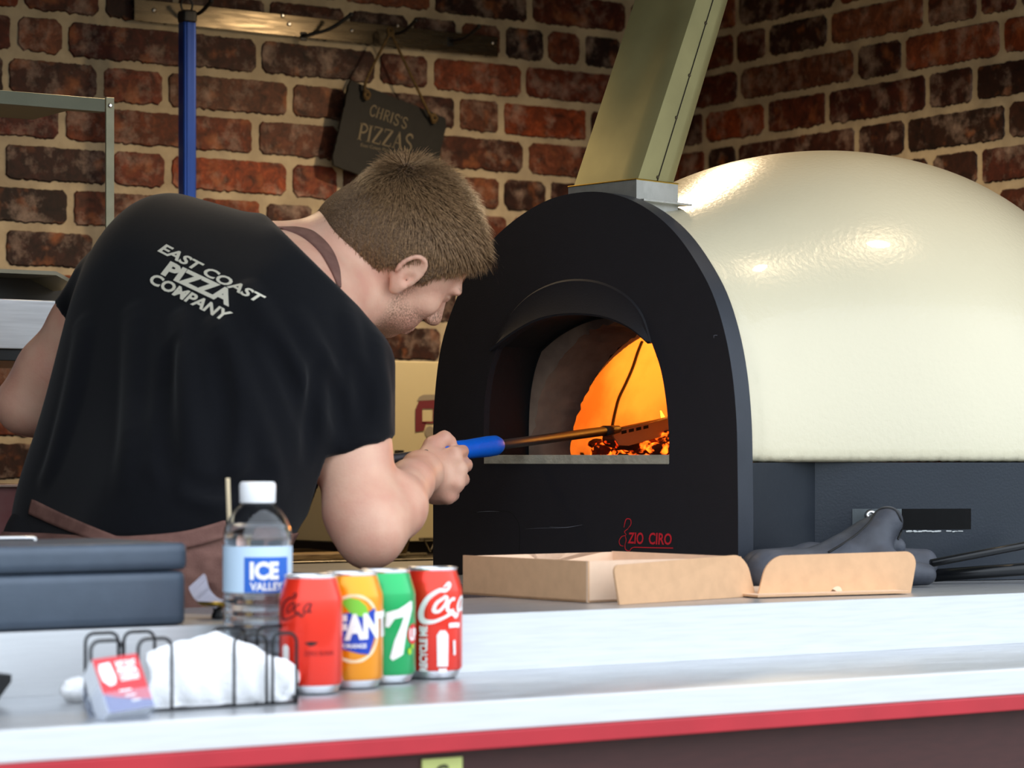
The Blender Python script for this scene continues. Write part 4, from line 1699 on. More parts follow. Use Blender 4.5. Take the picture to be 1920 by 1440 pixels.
for i, (u, D_, hh) in enumerate(((1243, 4.3, .05), (1232, 4.38, .035))):
    w = OM @ (OI @ P(u, 850, D_))
    b = bmesh.new()
    prof = [(.002, 0), (.007, .12 * hh), (.008, .3 * hh), (.005, .65 * hh), (.0008, hh)]
    lathe(b, prof, 14)
    for v in b.verts:
        v.co.x += .006 * math.sin(v.co.z / hh * 4)
    o = link('flame', b, M['flame'])
    o.location = (w.x, w.y, OV_O.z + ZS + .022)
    for p in o.data.polygons:
        p.use_smooth = True
    tag(o, ['taller small yellow flame right of the peel blade', 'shorter yellow flame among the embers'][i], 'flame', 'small flames in the oven')
fl_ = OM @ Vector((-.235, .62, ZS + .09))
light('fire_light', 'POINT', fl_, 2.9, (1.0, 0.36, 0.045), size=.04)
# ================================================================ the man
person = thing('person', 'man in black t-shirt and brown apron leaning towards the oven, back to camera', 'person', (1.62, 3.02, ZF))
PI_ = Matrix.Translation(-Vector((1.62, 3.02, ZF)))
C3 = lambda r, u, t: np.array(Rt * r + Up * u - Fw * t)      # camera-axis vector (right, up, toward viewer) -> world
pv = lambda u, v, D: np.array(P(u, v, D))

# head frame (fitted to ear, nose, brow, chin and whorl of the photograph)
HS = np.array([0.2715, -0.4341, 0.8590])
HF = np.array([0.6243, -0.5998, -0.5004])
HU = np.array([0.7325, 0.6722, 0.1081])
eS, eF, eU = C3(*HS), C3(*HF), C3(*HU)
HR = np.stack([eS, eF, eU], 1)
HO = pv(739, 476, 3.632)


def hp(s, f, u):      # head millimetres -> world
    return HO + (eS * s + eF * f + eU * u) / 1000


# torso levels: left px, right px, depth left/right, radius
LV = [(40, 1075, 470, 1085, 3.50, 3.36, .118), (38, 1002, 500, 1010, 3.49, 3.36, .116), (56, 930, 545, 935, 3.50, 3.37, .118),
      (88, 830, 594, 850, 3.53, 3.40, .116), (114, 725, 640, 765, 3.57, 3.43, .117), (140, 620, 672, 690, 3.61, 3.46, .112),
      (168, 545, 672, 622, 3.65, 3.49, .098), (205, 492, 650, 562, 3.67, 3.52, .080), (245, 462, 612, 520, 3.68, 3.54, .062)]


def torso(F, grow=0.0, k=.02, skip=0):
    n = len(LV)
    for i in range(skip, n - 1):
        for j in range(4):
            t = j / 4
            a = [LV[i][m] * (1 - t) + LV[i + 1][m] * t for m in range(7)]
            r = a[6]
            rl, rr = r * FPX / a[4], r * FPX / a[5]
            F.cone(pv(a[0] + rl, a[1], a[4]), pv(a[2] - rr, a[3], a[5]), r + grow, r + grow, k if (i or j) else 0)
    a = LV[-1]
    F.cone(pv(a[0] + 95, a[1] + 30, a[4]), pv(a[2] - 90, a[3] + 40, a[5]), a[6] + grow, a[6] + grow, k)


SH_R = pv(652, 690, 3.46)
EL_R = pv(694, 1000, 3.38)
WR_R = pv(789, 886, 3.62)
SH_L = pv(205, 545, 3.70)
EL_L = pv(44, 762, 3.74)
WR_L = pv(285, 838, 3.86)

B_ = Field(.0035)
torso(B_, -.012)
# hips and legs
B_.cone(pv(180, 1060, 3.47), pv(350, 1065, 3.40), .105, .105, .03)
HIP_L, HIP_R = pv(185, 1090, 3.47), pv(345, 1095, 3.40)
kn_L, kn_R = Vector(HIP_L) + Vector((.02, .03, -.42)), Vector(HIP_R) + Vector((.04, .0, -.42))
an_L, an_R = Vector((kn_L.x - .02, kn_L.y + .0, ZF + .11)), Vector((kn_R.x - .01, kn_R.y - .0, ZF + .11))
for hpt, kn, an in ((HIP_L, kn_L, an_L), (HIP_R, kn_R, an_R)):
    B_.cone(hpt, kn, .082, .055, .03)
    B_.cone(kn, an, .052, .036, .02)
    B_.cone((an.x, an.y, ZF + .05), (an.x + .09, an.y + .10, ZF + .04), .036, .030, .02)
# arms
sh2, el2 = SH_R, EL_R
B_.cone(SH_R, pv(662, 850, 3.42), .052, .0465, .02)
B_.cone(pv(662, 850, 3.42), pv(676, 960, 3.385), .0465, .0455, .02)
B_.cone(pv(676, 960, 3.385), pv(688, 1012, 3.375), .0425, .034, .02)
B_.cone(pv(702, 996, 3.37), pv(738, 950, 3.44), .0385, .041, .03)
B_.cone(pv(738, 950, 3.44), pv(770, 905, 3.53), .040, .029, .02)
B_.cone(pv(770, 905, 3.53), WR_R, .029, .0265, .015)
B_.cone(SH_L, pv(160, 608, 3.71), .05, .046, .02)
B_.cone(pv(160, 608, 3.71), pv(95, 700, 3.735), .045, .047, .02)
B_.cone(pv(95, 700, 3.735), pv(48, 752, 3.74), .046, .036, .02)
B_.cone(pv(50, 765, 3.74), pv(120, 785, 3.78), .036, .037, .03)
B_.cone(pv(120, 785, 3.78), pv(235, 822, 3.84), .036, .026, .02)
B_.cone(pv(235, 822, 3.84), WR_L, .026, .024, .015)

# neck
NB = pv(545, 520, 3.60)
B_.cone(NB, hp(0, -35, -30), .078, .056, .03)
B_.cone(pv(600, 560, 3.55), hp(10, 10, -60), .062, .052, .03)
# skull, face
HRm = HR


def hell(s, f, u, rs, rf, ru, k=12, mode='add', R=None, p=2.0):
    B_.ell(hp(s, f, u), (rs / 1000, rf / 1000, ru / 1000), HRm if R is None else R, k / 1000, mode, p)


hell(0, -4, 32, 76, 95, 84, 10, p=2.2)
hell(0, -28, 8, 70, 72, 66, 20)
hell(-4, -70, -24, 56, 38, 42, 30)
hell(0, 38, -10, 62, 52, 64, 20)
hell(0, 50, -58, 46, 38, 34, 22)
hell(0, 70, -78, 22, 17, 15, 14)
for s_ in (1, -1):
    hell(44 * s_, 38, -44, 22, 40, 26, 20)      # jaw side
    hell(46 * s_, 60, -12, 20, 22, 18, 14)      # cheekbone
    hell(26 * s_, 84, 28, 26, 12, 9, 12)        # brow
    hell(31 * s_, 93, 12, 17, 12, 10, 8, 'sub')  # eye socket
    hell(31 * s_, 80, 11, 12, 12, 11, 3)        # eyeball
    B_.cone(hp(20 * s_, 89, 14), hp(43 * s_, 83, 14), .0035, .003, .002)
    hell(11 * s_, 103, -29, 8, 9, 7, 6)         # nostril wing
    hell(8 * s_, 106, -36, 3.5, 5, 3.5, 2, 'sub')
B_.cone(hp(0, 90, 14), hp(0, 112, -23), .008, .0105, .01)
hell(0, 113, -26, 10, 9, 9, 6)
B_.cone(hp(-16, 92, -54), hp(16, 92, -54), .0055, .0055, .006)
B_.cone(hp(-14, 90, -63), hp(14, 90, -63), .006, .006, .006)
B_.cone(hp(-20, 97, -58.5), hp(20, 97, -58.5), .0018, .0018, .002, 'sub')
# ears
for s_ in (1, -1):
    tilt = math.radians(14)
    R3 = np.stack([eS * math.cos(.38) * 1.0 + eF * (-math.sin(.38)) * s_ * 1.0, eF * math.cos(.38) + eS * math.sin(.38) * s_, eU], 1)
    if s_ < 0:
        pass
    c0, s0_ = math.cos(tilt), math.sin(tilt)
    B_.ell(hp(79 * s_, -4, 4), (.0065, .018, .031), R3, .006)
    B_.ell(hp(88 * s_, -2, 9), (.007, .0115, .019), R3, .004, 'sub')
    B_.ell(hp(86 * s_, 2, -3), (.008, .007, .010), R3, .003, 'sub')
    rim = []
    for i in range(15):
        t = math.radians(-55 + i * 19)
        rim.append((83 + 2 * math.sin(i / 3)) if 0 else (82.5 + 2.5 * math.cos(t - 2.2)))
        rim[-1] = (rim[-1] * s_, -5 + 16.5 * math.cos(t) , 7 + 24 * math.sin(t))
    rim = rim
    for p_, q_ in zip(rim[:-1], rim[1:]):
        B_.cone(hp(*p_), hp(*q_), .0034, .0034, .002)
    B_.ell(hp(78 * s_, 2, -22), (.0055, .009, .011), R3, .005)
    B_.ell(hp(79 * s_, 10, -4), (.004, .004, .007), R3, .004)      # tragus

# right hand: back of the hand towards the camera, fist round the grip
GA = Vector(pv(735, 861, 3.60))          # rear of the peel shaft
GB = Vector(pv(1150, 806, 4.10))         # front of the shaft


def shaft_pt(u):
    """point of the straight shaft that projects to column u"""
    lo, hi = 0.0, 1.0
    for _ in range(40):
        m = (lo + hi) / 2
        q = GA.lerp(GB, m) - CAM
        uu = 960 + FPX * q.dot(Rt) / q.dot(Fw)
        if uu < u:
            lo = m
        else:
            hi = m
    return GA.lerp(GB, lo)


gD = (shaft_pt(830) - CAM).dot(Fw)       # depth of shaft at the hand
kD = gD - .035
K = [pv(851, 852, kD + .012), pv(861, 879, kD + .002), pv(856, 906, kD - .002), pv(840, 930, kD + .002)]
PIP = [pv(866, 846, gD + .030), pv(873, 872, gD + .026), pv(868, 899, gD + .020), pv(850, 928, gD + .012)]
DIP = [pv(842, 832, gD + .048), pv(846, 858, gD + .047), pv(842, 885, gD + .040), pv(828, 915, gD + .030)]
TIP = [pv(822, 840, gD + .038), pv(825, 866, gD + .040), pv(822, 893, gD + .034), pv(812, 918, gD + .024)]
WRp = [pv(797, 872, kD + .01), pv(797, 884, kD + .004), pv(798, 898, kD + .004), pv(800, 912, kD + .008)]
for i in range(4):
    B_.cone(WRp[i], K[i], .0125 if i else .013, .0105, .016)
    r0 = (.0098, .0100, .0094, .0085)[i]
    B_.cone(K[i], PIP[i], r0 + .0008, r0, .003)
    B_.cone(PIP[i], DIP[i], r0, r0 - .001, .002)
    B_.cone(DIP[i], TIP[i], r0 - .001, r0 - .0022, .002)
    B_.ell(K[i], (.0115, .0115, .0115), None, .004)
B_.cone(WR_R, pv(812, 890, kD + .012), .026, .022, .02)
B_.ell(pv(820, 905, kD + .018), (.030, .016, .030), None, .016)
# thumb along the top of the grip
B_.cone(pv(797, 870, kD + .006), pv(812, 836, gD - .012), .0165, .0135, .012)
B_.cone(pv(812, 836, gD - .012), pv(833, 822, gD - .002), .0125, .0105, .005)
B_.cone(pv(833, 822, gD - .002), pv(845, 828, gD + .004), .0105, .0085, .004)
for a_, b2_ in ((WRp[1], K[1]), (WRp[2], K[2])):
    B_.cone(a_ + C3(0, 0, .006) * 1.0, b2_ + C3(0, 0, .006), .0045, .004, .006)   # tendons

# left hand, hidden in front of him: loose fist
hx, hy, hz = C3(1, 0, 0), C3(0, 1, 0), C3(0, 0, -1)
HLc = WR_L
for i, dz in enumerate((.026, .009, -.009, -.026)):
    k_ = HLc + hx * .075 + hy * dz + hz * .02
    B_.cone(HLc + hx * .01 + hy * dz * .5, k_, .013, .011, .014)
    p_ = k_ + hx * .022 + hz * .026
    d_ = p_ - hx * .018 + hz * .020
    B_.cone(k_, p_, .0098, .0092, .003)
    B_.cone(p_, d_, .0092, .0082, .002)
    B_.cone(d_, d_ - hx * .018 - hz * .008, .0082, .007, .002)
B_.cone(HLc + hx * .02 + hy * .02, HLc + hx * .06 + hy * .045 + hz * .02, .014, .011, .01)
B_.cone(HLc + hx * .06 + hy * .045 + hz * .02, HLc + hx * .085 + hy * .035 + hz * .04, .010, .008, .004)

M['skin'] = mat('skin', 'E3B59C', 0.5, 0, 0.10, 22, ncol='D8A08A', bump=0.10, bscale=260, sss=0.12, spec=0.4)


def stubble(m):
    """short beard and eyebrow hair over the skin, in head coordinates"""
    N, L = m.node_tree.nodes, m.node_tree.links
    b = N['Principled BSDF']
    at = N.new('ShaderNodeVertexColor')
    at.layer_name = 'stubble'
    nz = N.new('ShaderNodeTexNoise')
    nz.inputs['Scale'].default_value = 420
    nz.inputs['Detail'].default_value = 3
    r = N.new('ShaderNodeMapRange')
    r.inputs[1].default_value = .38
    r.inputs[2].default_value = .6
    L.new(nz.outputs[0], r.inputs[0])
    mu = N.new('ShaderNodeMath')
    mu.operation = 'MULTIPLY'
    L.new(at.outputs[0], mu.inputs[0])
    L.new(r.outputs[0], mu.inputs[1])
    mx = N.new('ShaderNodeMix')
    mx.data_type = 'RGBA'
    src = b.inputs['Base Color'].links[0].from_socket
    L.new(src, mx.inputs[6])
    mx.inputs[7].default_value = lin('7A5A44')
    L.new(mu.outputs[0], mx.inputs[0])
    L.new(mx.outputs[2], b.inputs['Base Color'])


stubble(M['skin'])
BV, BQ = B_.mesh()
body = mesh_np('body', BV, BQ, M['skin'], person, PI_)
# stubble mask from the place on the head
hl = (BV - HO) @ HR * 1000
beard = np.clip((hl[:, 1] * 0.25 - hl[:, 2] - 32) / 14, 0, 1) * np.clip((hl[:, 1] - 12) / 18, 0, 1) * np.clip((98 + hl[:, 2]) / 10, 0, 1)
side = np.clip((hl[:, 0] - 55) / 8, 0, 1) * np.clip(1 - np.abs(hl[:, 1] - 20) / 12, 0, 1) * np.clip((30 - hl[:, 2]) / 30, 0, 1) * np.clip((hl[:, 2] + 60) / 20, 0, 1)
stb = np.clip(np.maximum(beard, side) * .75, 0, 1) * (np.linalg.norm(hl, axis=1) < 140)
brow = (np.abs(np.abs(hl[:, 0]) - 30) < 19) * (np.abs(hl[:, 2] - 30) < 5) * (hl[:, 1] > 80)
stb = np.maximum(stb, brow * .8)
ca = body.data.color_attributes.new('stubble', 'FLOAT_COLOR', 'POINT')
ca.data.foreach_set('color', np.repeat(stb[:, None], 4, 1).astype(np.float32).ravel())
BT = bvh_np(BV, BQ)

# ---------------------------------------------------------------- hair: skull cap plus tufts
M['hair'] = mat('light_brown_hair', '9E7C58', 0.5, 0, 0.5, 260, ncol='62482F', bump=0.4, bscale=500, spec=0.4)
M['hair_cap'] = mat('short_hair_stubble', '80654C', 0.75, 0, 0.45, 300, ncol='5A4430', bump=0.8, bscale=600)
H_ = Field(.0035)
H_.ell(hp(0, -4, 34), (.0825, .1025, .092), HRm, 0, p=2.2)
H_.ell(hp(0, -28, 10), (.0765, .0785, .071), HRm, .02)
H_.ell(hp(0, -14, 76), (.050, .060, .044), HRm, .02)
H_.ell(hp(-4, -72, -22), (.060, .042, .046), HRm, .03)
lo_b, hi_b = HO - .2, HO + .2


def hcut(X, Y, Z):
    q = [X - HO[0], Y - HO[1], Z - HO[2]]
    s = (q[0] * eS[0] + q[1] * eS[1] + q[2] * eS[2]) * 1000
    f = (q[0] * eF[0] + q[1] * eF[1] + q[2] * eF[2]) * 1000
    u = (q[0] * eU[0] + q[1] * eU[1] + q[2] * eU[2]) * 1000
    # keep where: above the hairline
    hl_ = np.interp(f, [-110, -65, -42, -24, -12, 0, 10, 16, 24, 32, 45, 60, 74, 100], [-66, -60, -36, -6, 22, 34, 26, 0, 0, 26, 46, 68, 90, 120])
    return -(hl_ - u) / 1000


def keep_sub(X, Y, Z):      # negative where hair must go
    return hcut(X, Y, Z)


H_.raw(keep_sub, lo_b, hi_b, .006, 'sub')
HV_, HQ_ = H_.mesh()
hair = mesh_np('hair', HV_, HQ_, [M['hair_cap'], M['hair']], person, PI_)
HT = bvh_np(HV_, HQ_)
# strands: thin tapered blades combed from the whorl
rng = np.random.default_rng(3)
whorl = np.array([0, -78., 92.])
sv, sf = [], []
nst = 26000
hlv = (HV_ - HO) @ HR * 1000
ctr_q = HV_[HQ_].mean(1)
cl = (ctr_q - HO) @ HR * 1000
v1 = HV_[HQ_[:, 1]] - HV_[HQ_[:, 0]]
v2 = HV_[HQ_[:, 3]] - HV_[HQ_[:, 0]]
nrm = np.cross(v1, v2)
nrm /= np.linalg.norm(nrm, axis=1)[:, None] + 1e-9
nl = nrm @ HR
outw = (cl - np.array([0, -4., 30.]))
outw /= np.linalg.norm(outw, axis=1)[:, None]
ok = (nl * outw).sum(1) > .35
cand = np.where(ok)[0]
pick = rng.choice(cand, nst)
for j in pick:
    p = cl[j] + rng.normal(0, 1.2, 3)
    n = outw[j]
    # direction: away from the whorl along the surface, forward on top
    d = p - whorl
    d = d - n * d.dot(n)
    d /= np.linalg.norm(d) + 1e-6
    d = d + np.array([0, .25 if p[2] > 60 else 0, -.12 if p[2] < 60 else 0]) + rng.normal(0, .18, 3)
    d = d - n * d.dot(n)
    d /= np.linalg.norm(d) + 1e-6
    top_ = np.clip((p[2] - 25) / 60, 0, 1)
    front = np.clip((p[1] - 30) / 50, 0, 1) * top_
    L_ = 5 + 13 * top_ + 3 * front + rng.uniform(-2, 8)
    lift = .20 + .50 * top_ * rng.uniform(.3, 1.5) + .30 * front
    if np.linalg.norm(p - whorl) < 30:
        lift += .12
    w = .42 + .25 * top_
    side_ = np.cross(n, d)
    pts3 = []
    for t in (0, .4, .75, 1.0):
        q = p + d * L_ * t + n * (L_ * (lift * t - .28 * t * t)) - n * 1.0
        pts3.append(q)
    i0 = len(sv)
    for t, q in zip((1, .9, .6, 0.1), pts3):
        sv.append(q + side_ * w * t)
        sv.append(q - side_ * w * t)
    for a in range(3):
        sf.append((i0 + 2 * a, i0 + 2 * a + 1, i0 + 2 * a + 3, i0 + 2 * a + 2))
# fringe tuft sticking out over the forehead
for j in range(260):
    base_ = np.array([rng.normal(26, 16), 72 + rng.normal(0, 5), 92 + rng.normal(0, 4)])
    d = np.array([rng.normal(.05, .14), 1.0, rng.normal(-.12, .16)])
    d /= np.linalg.norm(d)
    L_ = rng.uniform(14, 34)
    side_ = np.cross(d, [0, 0, 1.])
    i0 = len(sv)
    for t, wt_ in zip((0, .4, .75, 1.0), (1, .9, .6, .1)):
        q = base_ + d * L_ * t + np.array([0, 0, 1.]) * (-9 * t * t + 6 * t)
        sv.append(q + side_ * .6 * wt_)
        sv.append(q - side_ * .6 * wt_)
    for a in range(3):
        sf.append((i0 + 2 * a, i0 + 2 * a + 1, i0 + 2 * a + 3, i0 + 2 * a + 2))
sv = np.array(sv) / 1000 @ HR.T + HO
st = mesh_np('hair_strands', sv, np.array(sf), M['hair'], hair, PI_)

# ---------------------------------------------------------------- t-shirt
M['shirt'] = mat('black_cotton', '0C0D12', 0.9, 0, 0.12, 120, bump=0.12, bscale=900, sheen=0.08, spec=0.15)
S_ = Field(.004)
torso(S_, 0.0, .025, skip=0)
S_.cone(SH_R, pv(662, 845, 3.42), .062, .054, .035)
S_.cone(pv(662, 845, 3.42), pv(668, 895, 3.405), .053, .053, .008)
S_.cone(SH_L, pv(165, 600, 3.71), .056, .050, .03)
S_.cone(pv(165, 600, 3.71), pv(120, 662, 3.73), .050, .050, .01)
S_.cone(NB, pv(600, 500, 3.60), .084, .070, .03)
# bulge of cloth at his right armpit and the belly side
S_.ell(pv(528, 850, 3.40), (.045, .05, .06), None, .04)


def fold(pts, r, amp, k, mode='add'):
    """soft ridge or groove on the cloth, fading out at both ends"""
    P3 = [Vector((a[0], a[1], 0)) for a in pts]
    sp = smooth_path(P3, 6)
    n = len(sp)
    chain_ = []
    for i, q in enumerate(sp):
        s_ = math.sin(PI * i / (n - 1)) ** .6
        if mode == 'add':
            c_ = fp(q.x, q.y, r - amp * s_ + (1 - s_) * k)
        else:
            c_ = fp(q.x, q.y, -(r - amp * s_ + (1 - s_) * k))
        chain_.append(c_)
    S_.chain(chain_, r, k, mode)


# folds lie on the surface of the shirt: find it with a first pass
V0, Q0 = S_.mesh()
T0 = bvh_np(V0, Q0)


def fp(u, v, sink):
    h_ = cast(T0, u, v)
    if h_ is None:
        return pv(u, v, 3.4)
    return np.array(h_ + ray(u, v).normalized() * sink)


for pts, amp in (([(350, 610), (352, 700), (360, 800), (372, 900), (410, 975)], .005), ([(262, 600), (254, 760), (245, 930)], .0035),
                 ([(415, 620), (450, 720), (485, 820), (505, 910)], .005), ([(470, 560), (520, 650), (570, 740), (598, 820)], .004),
                 ([(430, 700), (448, 800), (440, 890), (470, 960)], .004), ([(550, 600), (600, 690), (630, 790)], .0035),
                 ([(290, 880), (350, 925), (420, 940), (500, 915)], .005), ([(170, 620), (140, 760), (105, 900)], .003),
                 ([(640, 600), (662, 690), (655, 800)], .003), ([(690, 650), (706, 740), (700, 800)], .003)):
    fold(pts, .017, amp, .012)
for pts, amp in (([(606, 660), (592, 740), (585, 800), (590, 860)], .008), ([(310, 640), (306, 800), (318, 930)], .004),
                 ([(500, 620), (545, 710), (580, 800)], .004), ([(400, 640), (420, 760), (415, 860)], .003),
                 ([(350, 905), (430, 915), (520, 880)], .005), ([(625, 700), (640, 760), (660, 830)], .004), ([(676, 680), (682, 750), (680, 810)], .003)):
    fold(pts, .012, amp, .012, 'sub')

big = .6
# hem
pc = pv(250, 1003, 3.4)
S_.half(pc, -np.array(Up) * 1.0 + C3(.02, 0, 0) * 0, pc - np.array([.6, .6, .25]), pc + np.array([.6, .6, .03]), .004)
# sleeve ends
def endcut(p_mid, u0v0, u1v1, D, out_ref, box):
    a, c = pv(*u0v0, D), pv(*u1v1, D)
    t = c - a
    n = np.cross(t, np.array(Fw))
    n /= np.linalg.norm(n)
    if np.dot(out_ref[1] - a, n) < 0:
        n = -n
    m0 = (a + c) / 2
    A0, B0 = out_ref
    ba = B0 - A0
    l2 = ba.dot(ba)

    def fn(X, Y, Z):
        t = np.clip(((X - A0[0]) * ba[0] + (Y - A0[1]) * ba[1] + (Z - A0[2]) * ba[2]) / l2, 0, 1)
        d = np.sqrt((X - A0[0] - t * ba[0]) ** 2 + (Y - A0[1] - t * ba[1]) ** 2 + (Z - A0[2] - t * ba[2]) ** 2) - box
        return np.maximum(d, -((X - m0[0]) * n[0] + (Y - m0[1]) * n[1] + (Z - m0[2]) * n[2]))
    S_.raw(fn, np.minimum(A0, B0) - box, np.maximum(A0, B0) + box, .003, 'sub')


endcut(pv(668, 905, 3.41), (590, 866), (730, 820), 3.42, (pv(660, 858, 3.42), pv(684, 1000, 3.39)), .066)
endcut(pv(115, 650, 3.73), (111, 574), (152, 626), 3.72, (pv(140, 620, 3.725), pv(70, 740, 3.735)), .062)
# rolled hem of the sleeve
_a, _c = pv(591, 863, 3.42), pv(729, 818, 3.42)
_t = (_c - _a) / 2
_w = np.cross(_t, np.array(Up))
_w = _w / np.linalg.norm(_w) * .053
_m = (_a + _c) / 2
S_.chain([_m + _t * (1.015 * math.cos(i * PI / 16)) + _w * math.sin(i * PI / 16) + np.array(Up) * .002 * math.sin(i * 1.3) for i in range(33)], .0042, .004)
# openings round neck and arms
S_.cone(pv(664, 872, 3.42), pv(672, 930, 3.40), .0495, .0495, .002, 'sub')
S_.cone(pv(140, 630, 3.72), pv(110, 680, 3.735), .0475, .0475, .002, 'sub')
# collar opening: skin of the neck shows above this plane
ca_, cb2 = pv(524, 428, 3.62), pv(650, 552, 3.50)
nn_ = np.cross(cb2 - ca_, np.array(Fw))
nn_ /= np.linalg.norm(nn_)
if np.dot(HO - ca_, nn_) < 0:
    nn_ = -nn_
S_.half((ca_ + cb2) / 2, nn_, HO - .30, HO + .25, .006)
SV, SQ = S_.mesh()
shirt = mesh_np('t_shirt', SV, SQ, M['shirt'], person, PI_)
ST = bvh_np(SV, SQ)

# printed lettering on the back
M['print'] = mat('cream_shirt_print', 'E4DECB', 0.7)


def zpx(x, y):
    return (260 + x / 7.385, 440 + y / 7.385)


def on_shirt(u, v):
    h_ = cast(ST, u, v, .0022)
    return PI_ @ h_ if h_ is not None else PI_ @ P(u, v, 3.4)


b = bmesh.new()
for s_, BL, TL, TR, BR, bo in (('EAST COAST', (262, 222), (385, 130), (1770, 860), (1650, 940), .03), ('PIZZA', (310, 535), (440, 368), (1350, 800), (1255, 985), .05),
                               ('COMPANY', (125, 650), (220, 530), (1310, 1085), (1185, 1195), .035)):
    put_text(b, s_, bil(zpx(*BL), zpx(*TL), zpx(*TR), zpx(*BR), fn=on_shirt), bo, .12)
link('back_lettering', b, M['print'], shirt)

# ---------------------------------------------------------------- trousers, shoes
T_ = Field(.007)
LVs = LV
T_.cone(pv(160, 1050, 3.48), pv(350, 1058, 3.40), .112, .112, .02)
for hpt, kn, an in ((HIP_L, kn_L, an_L), (HIP_R, kn_R, an_R)):
    T_.cone(hpt, kn, .090, .066, .03)
    T_.cone(kn, an, .066, .052, .02)
T_.half((0, 0, ZF + .09), (0, 0, -1), (1.0, 2.5, ZF - .1), (2.3, 3.8, ZF + .09), 0)
tv, tq = T_.mesh()
mesh_np('trousers', tv, tq, mat('black_trousers', '0E0F14', .9), person, PI_)
for an in (an_L, an_R):
    G_ = Field(.005)
    G_.cone((an.x - .02, an.y - .02, ZF + .045), (an.x + .11, an.y + .12, ZF + .035), .044, .036, .01)
    G_.cone((an.x, an.y, ZF + .05), (an.x, an.y, ZF + .09), .044, .046, .02)
    G_.half((0, 0, ZF + .0015), (0, 0, -1), (an.x - .3, an.y - .3, ZF - .1), (an.x + .3, an.y + .3, ZF), 0)
    gv, gq = G_.mesh()
    mesh_np('shoe', gv, gq, M['black_plastic'], person, PI_)

# ---------------------------------------------------------------- apron: skirt, waist tie, neck strap
M['apron'] = mat('brown_apron_canvas', '7E5A50', 0.85, 0, 0.12, 40, ncol='6C4A42', bump=0.3, bscale=700)
A_ = Field(.005)
torso(A_, .006, .02, skip=0)
A_.cone(pv(170, 1085, 3.47), pv(350, 1095, 3.40), .122, .122, .03)
A_.cone(HIP_L - np.array([0, 0, .25]), HIP_R - np.array([0, 0, .25]), .115, .115, .06)
A_.half(pv(250, 998, 3.4), (0, 0, 1), (.8, 2.4, 1.25), (2.6, 4.2, 2.2), .0)
A_.half((0, 0, 1.02), (0, 0, -1), (.8, 2.4, .6), (2.6, 4.2, 1.02), .0)
T1v, T1q = A_.mesh()
T1 = bvh_np(T1v, T1q)
for pts, w_ in (([(350, 1052), (385, 1062), (420, 1084)], .006), ([(345, 1075), (390, 1088), (425, 1110)], .005), ([(300, 1020), (380, 1040), (430, 1050)], .006)):
    for a, c in zip(pts[:-1], pts[1:]):
        ha, hc = cast(T1, *a), cast(T1, *c)
        if ha and hc:
            A_.cone(np.array(ha) + np.array(Fw) * .003, np.array(hc) + np.array(Fw) * .003, w_, w_, .008)
av, aq = A_.mesh()
mesh_np('apron', av, aq, M['apron'], person, PI_)


def strip_on(tree, top_px, bot_px, off, thick, n=10):
    """cloth band lying on a surface between two pixel polylines"""
    tp_, bp2 = smooth_path([Vector((a[0], a[1], 0)) for a in top_px], n), smooth_path([Vector((a[0], a[1], 0)) for a in bot_px], n)
    b = bmesh.new()
    rows_ = []
    last = None
    for j in range(5):
        w = j / 4
        r_ = []
        for p, q in zip(tp_, bp2):
            m = p.lerp(q, w)
            h_ = cast(tree, m.x, m.y, off)
            if h_ is None:
                h_ = last if last is not None else P(m.x, m.y, 3.5)
                d0 = (h_ - CAM).dot(Fw)
                h_ = P(m.x, m.y, d0)
            last = h_
            r_.append(b.verts.new(PI_ @ h_))
        rows_.append(r_)
    for a, c in zip(rows_[:-1], rows_[1:]):
        strip_faces(b, a, c)
    for _ in range(2):
        bmesh.ops.smooth_vert(b, verts=b.verts, factor=.5, use_axis_x=True, use_axis_y=True, use_axis_z=True)
    bmesh.ops.recalc_face_normals(b, faces=b.faces)
    return b


allv = np.concatenate([SV, av])
allq = np.concatenate([SQ, aq + len(SV)])
TA = bvh_np(allv, allq)
for nm, tpx, bpx in (('waist_tie', [(58, 932), (120, 962), (190, 992), (260, 1018)], [(50, 965), (112, 992), (180, 1016), (240, 1040)]),
                     ('waist_band', [(44, 1000), (150, 1004), (260, 1001), (350, 992), (425, 972)], [(44, 1040), (150, 1044), (260, 1040), (350, 1030), (425, 1010)])):
    bb_ = strip_on(TA, tpx, bpx, .007, .002)
    o = link(nm, bb_, M['apron'], person, True)
    sm = o.modifiers.new('s', 'SOLIDIFY')
    sm.thickness = .003
nb_ = np.concatenate([BV, SV])
nq = np.concatenate([BQ, SQ + len(BV)])
TN = bvh_np(nb_, nq)
bb_ = strip_on(TN, [(556, 424), (590, 432), (622, 462), (638, 500), (641, 540)], [(515, 424), (560, 440), (597, 470), (622, 508), (634, 534)], .006, .002)
o = link('neck_strap', bb_, M['apron'], person, True)
sm = o.modifiers.new('s', 'SOLIDIFY')
sm.thickness = .003

# ---------------------------------------------------------------- the peel he holds
dirv = (GB - GA).normalized()
peel = thing('pizza_peel', 'long handled metal turning peel with blue grip reaching into the oven', 'peel', GA)
bpy.context.view_layer.update()
gi2 = Matrix.Translation(-GA)
b = bmesh.new()
rear = GA - dirv * .10
tube(b, [gi2 @ rear, gi2 @ GB], .0072, 20)
link('shaft', b, M['shaft'], peel, True)
b = bmesh.new()
g0, g1 = shaft_pt(824), shaft_pt(936)
prof = [(.0, .009), (.02, .0125), (.12, .0145), (.45, .0135), (.8, .0150), (.93, .0145), (.985, .0115), (1.0, .0085)]
tube(b, [gi2 @ g0.lerp(g1, t) for t, r in prof], [r for t, r in prof], 28)
link('grip', b, M['blue_grip'], peel, True)
